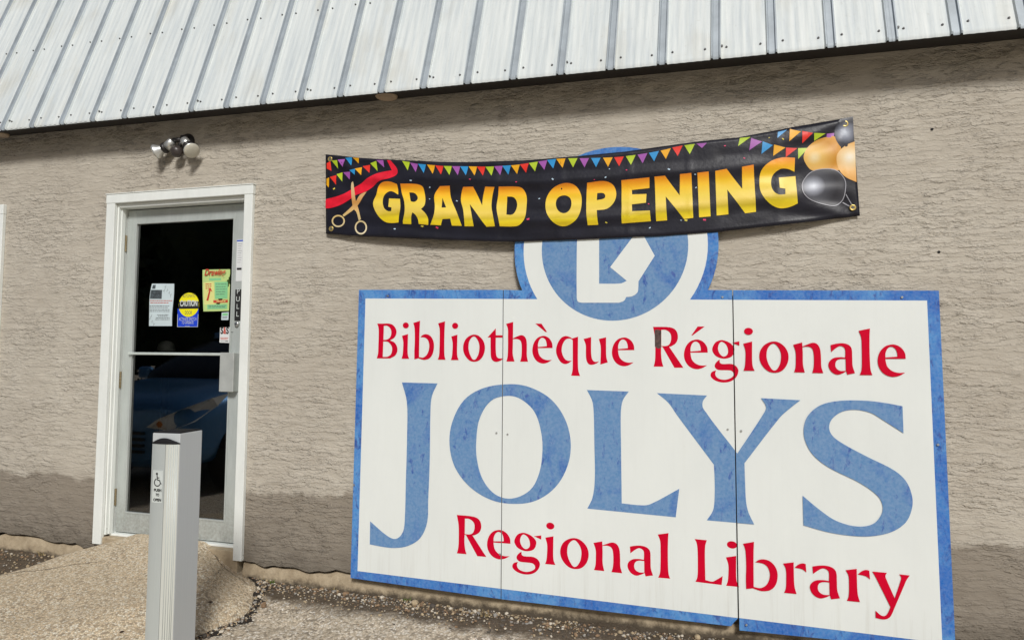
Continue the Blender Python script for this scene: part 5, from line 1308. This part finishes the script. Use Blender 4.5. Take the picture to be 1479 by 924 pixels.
# ------------------------------------------------------------------ what the door glass mirrors: a car nosed up left of the door, unseen trees added to darken it
def car():
    KZ = 1.09
    t = thing('parked_car', (-5.8, -3.9, 0), 'dark blue estate car parked nose in to the wall, mirrored in the door glass', 'car')
    paint = NT('car_blue_paint'); paint.set('Base Color', (0.075, 0.23, 0.48)); paint.set('Metallic', .45); paint.set('Roughness', .28); paint.set('Coat Weight', .8); paint = paint.m
    dk = plain('car_window_tint', (0.012, 0.013, 0.014), .08); rub = plain('tyre_rubber', (0.02, 0.02, 0.02), .85); rim = plain('alloy_rim', (0.45, 0.46, 0.47), .35, .8); lamp = plain('headlamp_lens', (0.80, 0.82, 0.82), .12, .1); amb = plain('indicator_amber', (0.60, 0.19, 0.03), .25)
    cx, y0 = -5.80, -1.66                                # nose at y0, tail at -6.2
    def ringy(y, hw, zb, zs, zt_, tw):                   # closed section
        return [(cx - hw*.92, y, zb), (cx - hw, y, zb + .12), (cx - hw, y, zs - .10), (cx - hw*.97, y, zs), (cx - tw, y, zt_), (cx - tw*.5, y, zt_ + .012), (cx, y, zt_ + .016), (cx + tw*.5, y, zt_ + .012), (cx + tw, y, zt_), (cx + hw*.97, y, zs), (cx + hw, y, zs - .10), (cx + hw, y, zb + .12), (cx + hw*.92, y, zb)]
    def loft(name, secs, mat, parent, lvl=2):
        bm = bmesh.new(); rows = [[bm.verts.new(p) for p in s] for s in secs]
        for A2, B2 in zip(rows, rows[1:]):
            for k in range(len(A2)): bm.faces.new((A2[k], A2[(k+1) % len(A2)], B2[(k+1) % len(A2)], B2[k]))
        bm.faces.new(rows[0][::-1]); bm.faces.new(rows[-1]); bmesh.ops.recalc_face_normals(bm, faces=bm.faces)
        o = from_bm(name, bm, mat, parent, True); m = o.modifiers.new('s', 'SUBSURF'); m.levels = m.render_levels = lvl; return o
    loft('body', [ringy(y0 - .02, .60, .32, .62, .72, .50), ringy(y0 - .10, .78, .26, .72, .86, .62), ringy(y0 - .35, .88, .24, .84, .95, .70), ringy(y0 - .9, .90, .24, .92, 1.03, .74), ringy(y0 - 1.3, .91, .24, .96, 1.08, .76), ringy(y0 - 2.6, .91, .24, .99, 1.08, .78), ringy(y0 - 4.0, .90, .26, 1.00, 1.08, .76), ringy(y0 - 4.5, .84, .32, .95, 1.02, .70), ringy(y0 - 4.6, .70, .42, .85, .90, .58)], paint, t)
    gh = loft('cabin_glass', [ringy(y0 - 1.05, .74, 1.00, 1.03, 1.06, .66), ringy(y0 - 1.35, .76, 1.00, 1.18, 1.24, .60), ringy(y0 - 1.9, .78, 1.00, 1.40, 1.50, .56), ringy(y0 - 2.6, .79, 1.00, 1.50, 1.58, .58), ringy(y0 - 3.7, .78, 1.00, 1.46, 1.55, .56), ringy(y0 - 4.35, .72, 1.00, 1.15, 1.22, .55)], dk, t)
    loft('roof', [ringy(y0 - 1.85, .52, 1.49, 1.51, 1.535, .45), ringy(y0 - 2.4, .58, 1.545, 1.58, 1.61, .50), ringy(y0 - 3.6, .58, 1.545, 1.575, 1.60, .50), ringy(y0 - 3.95, .52, 1.44, 1.46, 1.49, .46)], paint, t)
    for s in (-1, 1):
        bm = bmesh.new()
        pr = [(.46, .02, .655), (.60, .03, .735), (.78, .14, .82), (.872, .45, .905), (.885, .68, .94), (.878, .52, .83), (.845, .25, .70), (.70, .07, .625)]
        f = [bm.verts.new((cx + s*x, y0 - y + .022, z)) for x, y, z in pr]; g = [bm.verts.new((cx + s*x*.93, y0 - y - .06, z)) for x, y, z in pr]
        bm.faces.new(f); bm.faces.new(g[::-1])
        for i in range(8): bm.faces.new((f[i], f[(i+1) % 8], g[(i+1) % 8], g[i]))
        bmesh.ops.recalc_face_normals(bm, faces=bm.faces); hl = from_bm('headlight', bm, lamp, t)
        bm = bmesh.new(); lathe(bm, (cx + s*.60, y0 - .03, .685), (s*.5, 1, 0), [(0, .028), (.02, .028), (.026, .018)], 14); from_bm('indicator', bm, amb, hl, True)
        bm = bmesh.new(); box(bm, (cx + s*.93 - .09, y0 - 1.45, 1.04), (cx + s*.93 + .09, y0 - 1.36, 1.17), .03); from_bm('mirror', bm, paint, t)
        for y in (.85, 3.65):
            bm = bmesh.new(); lathe(bm, (cx + s*.73, y0 - y, .33), (s, 0, 0), [(0, .30), (.02, .33), (.16, .33), (.19, .30), (.19, .21)], 32); w_ = from_bm('wheel', bm, rub, t, True)
            bm = bmesh.new(); lathe(bm, (cx + s*.92, y0 - y, .33), (s, 0, 0), [(-.02, .21), (.004, .21), (-.004, .17), (.008, .05), (.012, .01)], 20); from_bm('rim', bm, rim, w_, True)
    for o_ in list(t.children_recursive): pass
    bm = bmesh.new()
    for k in range(4): box(bm, (cx - .42, y0 - .055, .42 + k*.055), (cx + .42, y0 + .012, .445 + k*.055), .006)
    from_bm('grille', bm, plain('grille_black', (.02, .02, .02), .4), t)
    t.scale.z = KZ
car()
def trees():  # unseen row, added so the door glass mirrors dark instead of sky
    leafm = NT('dark_foliage'); n_ = leafm.noise(leafm.coord(), 1.2, 5, .65).outputs[0]; leafm.set('Base Color', leafm.ramp(n_, [(.3, (.018, .030, .012)), (.7, (.06, .085, .03))])); leafm.set('Roughness', .7); leafm = leafm.m
    bark = plain('bark', (.09, .07, .055), .9, var=.3, scale=8)
    r = np.random.default_rng(5); me = []
    for v_ in range(2):
        q = []; cl = r.normal(0, 1, (26, 3)); cl /= np.linalg.norm(cl, axis=1)[:, None]; cl *= r.uniform(.35, 1, (26, 1)) * np.array([2.3, 2.3, 2.9])
        for k in range(9000):
            c_ = cl[r.integers(26)]; p = c_ + r.normal(0, .48, 3); a, b = r.normal(0, 1, 3), r.normal(0, 1, 3); a /= np.linalg.norm(a); b /= np.linalg.norm(b); s = r.uniform(.05, .11)
            q += [p - a*s - b*s*.5, p + a*s - b*s*.4, p + a*s*.8 + b*s*.6, p - a*s*.7 + b*s*.5]
        bc = bmesh.new(); bmesh.ops.create_icosphere(bc, subdivisions=4, radius=1.0)  # solid core added to close the sky gaps in the mirrored crown
        cv = np.array([v.co[:] for v in bc.verts]); cf = [[v.index + 36000 for v in f.verts] for f in bc.faces]; bc.free()
        cv = cv * (1 + .14*np.sin(cv[:, :1]*7 + v_) * np.cos(cv[:, 1:2]*6) + .10*np.sin(cv[:, 2:]*11 + cv[:, :1]*5) + r.normal(0, .03, (len(cv), 1))) * np.array([1.95, 1.95, 2.5])
        m = bpy.data.meshes.new('crown'); m.from_pydata(np.concatenate([np.array(q), cv]).tolist(), [], [[4*i, 4*i+1, 4*i+2, 4*i+3] for i in range(9000)] + cf); m.materials.append(leafm); me.append(m)
    bm = bmesh.new(); tube(bm, (0, 0, -.1), (.05, .02, 2.2), .20, .13, 12); tube(bm, (.05, .02, 2.2), (-.2, .1, 4.4), .13, .05, 10)
    for a in range(5): tube(bm, (.03, .02, 1.9 + .3*a), (1.4*math.cos(a*2.4), 1.4*math.sin(a*2.4), 3.0 + .35*a), .07, .02, 8)
    tm = bpy.data.meshes.new('trunk'); bm.to_mesh(tm); bm.free(); tm.materials.append(bark)
    for k, (x, y, lab) in enumerate([(-13.5, -17.5, 'unseen leafy tree added to darken the glass, nearest the road end'), (-16.8, -16.0, 'unseen leafy tree added to darken the glass, second along the row'), (-19.6, -13.8, 'unseen leafy tree added to darken the glass, third along the row'), (-22.0, -11.0, 'unseen leafy tree added to darken the glass, far end of the row'), (-11.0, -20.0, 'unseen leafy tree added to darken the glass, opposite the door'), (-8.0, -22.5, 'unseen leafy tree added to darken the glass, behind the camera')]):
        t = thing('added_tree', (x, y, 0), lab, 'tree', 'unseen trees added to darken the door glass'); t.rotation_euler.z = k*1.3; s = (1.55, 1.4, 1.6, 1.45, 1.5, 1.3)[k]; t.scale = (s, s, s)
        o = bpy.data.objects.new('crown', me[k % 2]); COL.objects.link(o); o.parent = t; o.location = (0, 0, 3.0)
        o = bpy.data.objects.new('trunk', tm); COL.objects.link(o); o.parent = t
trees()
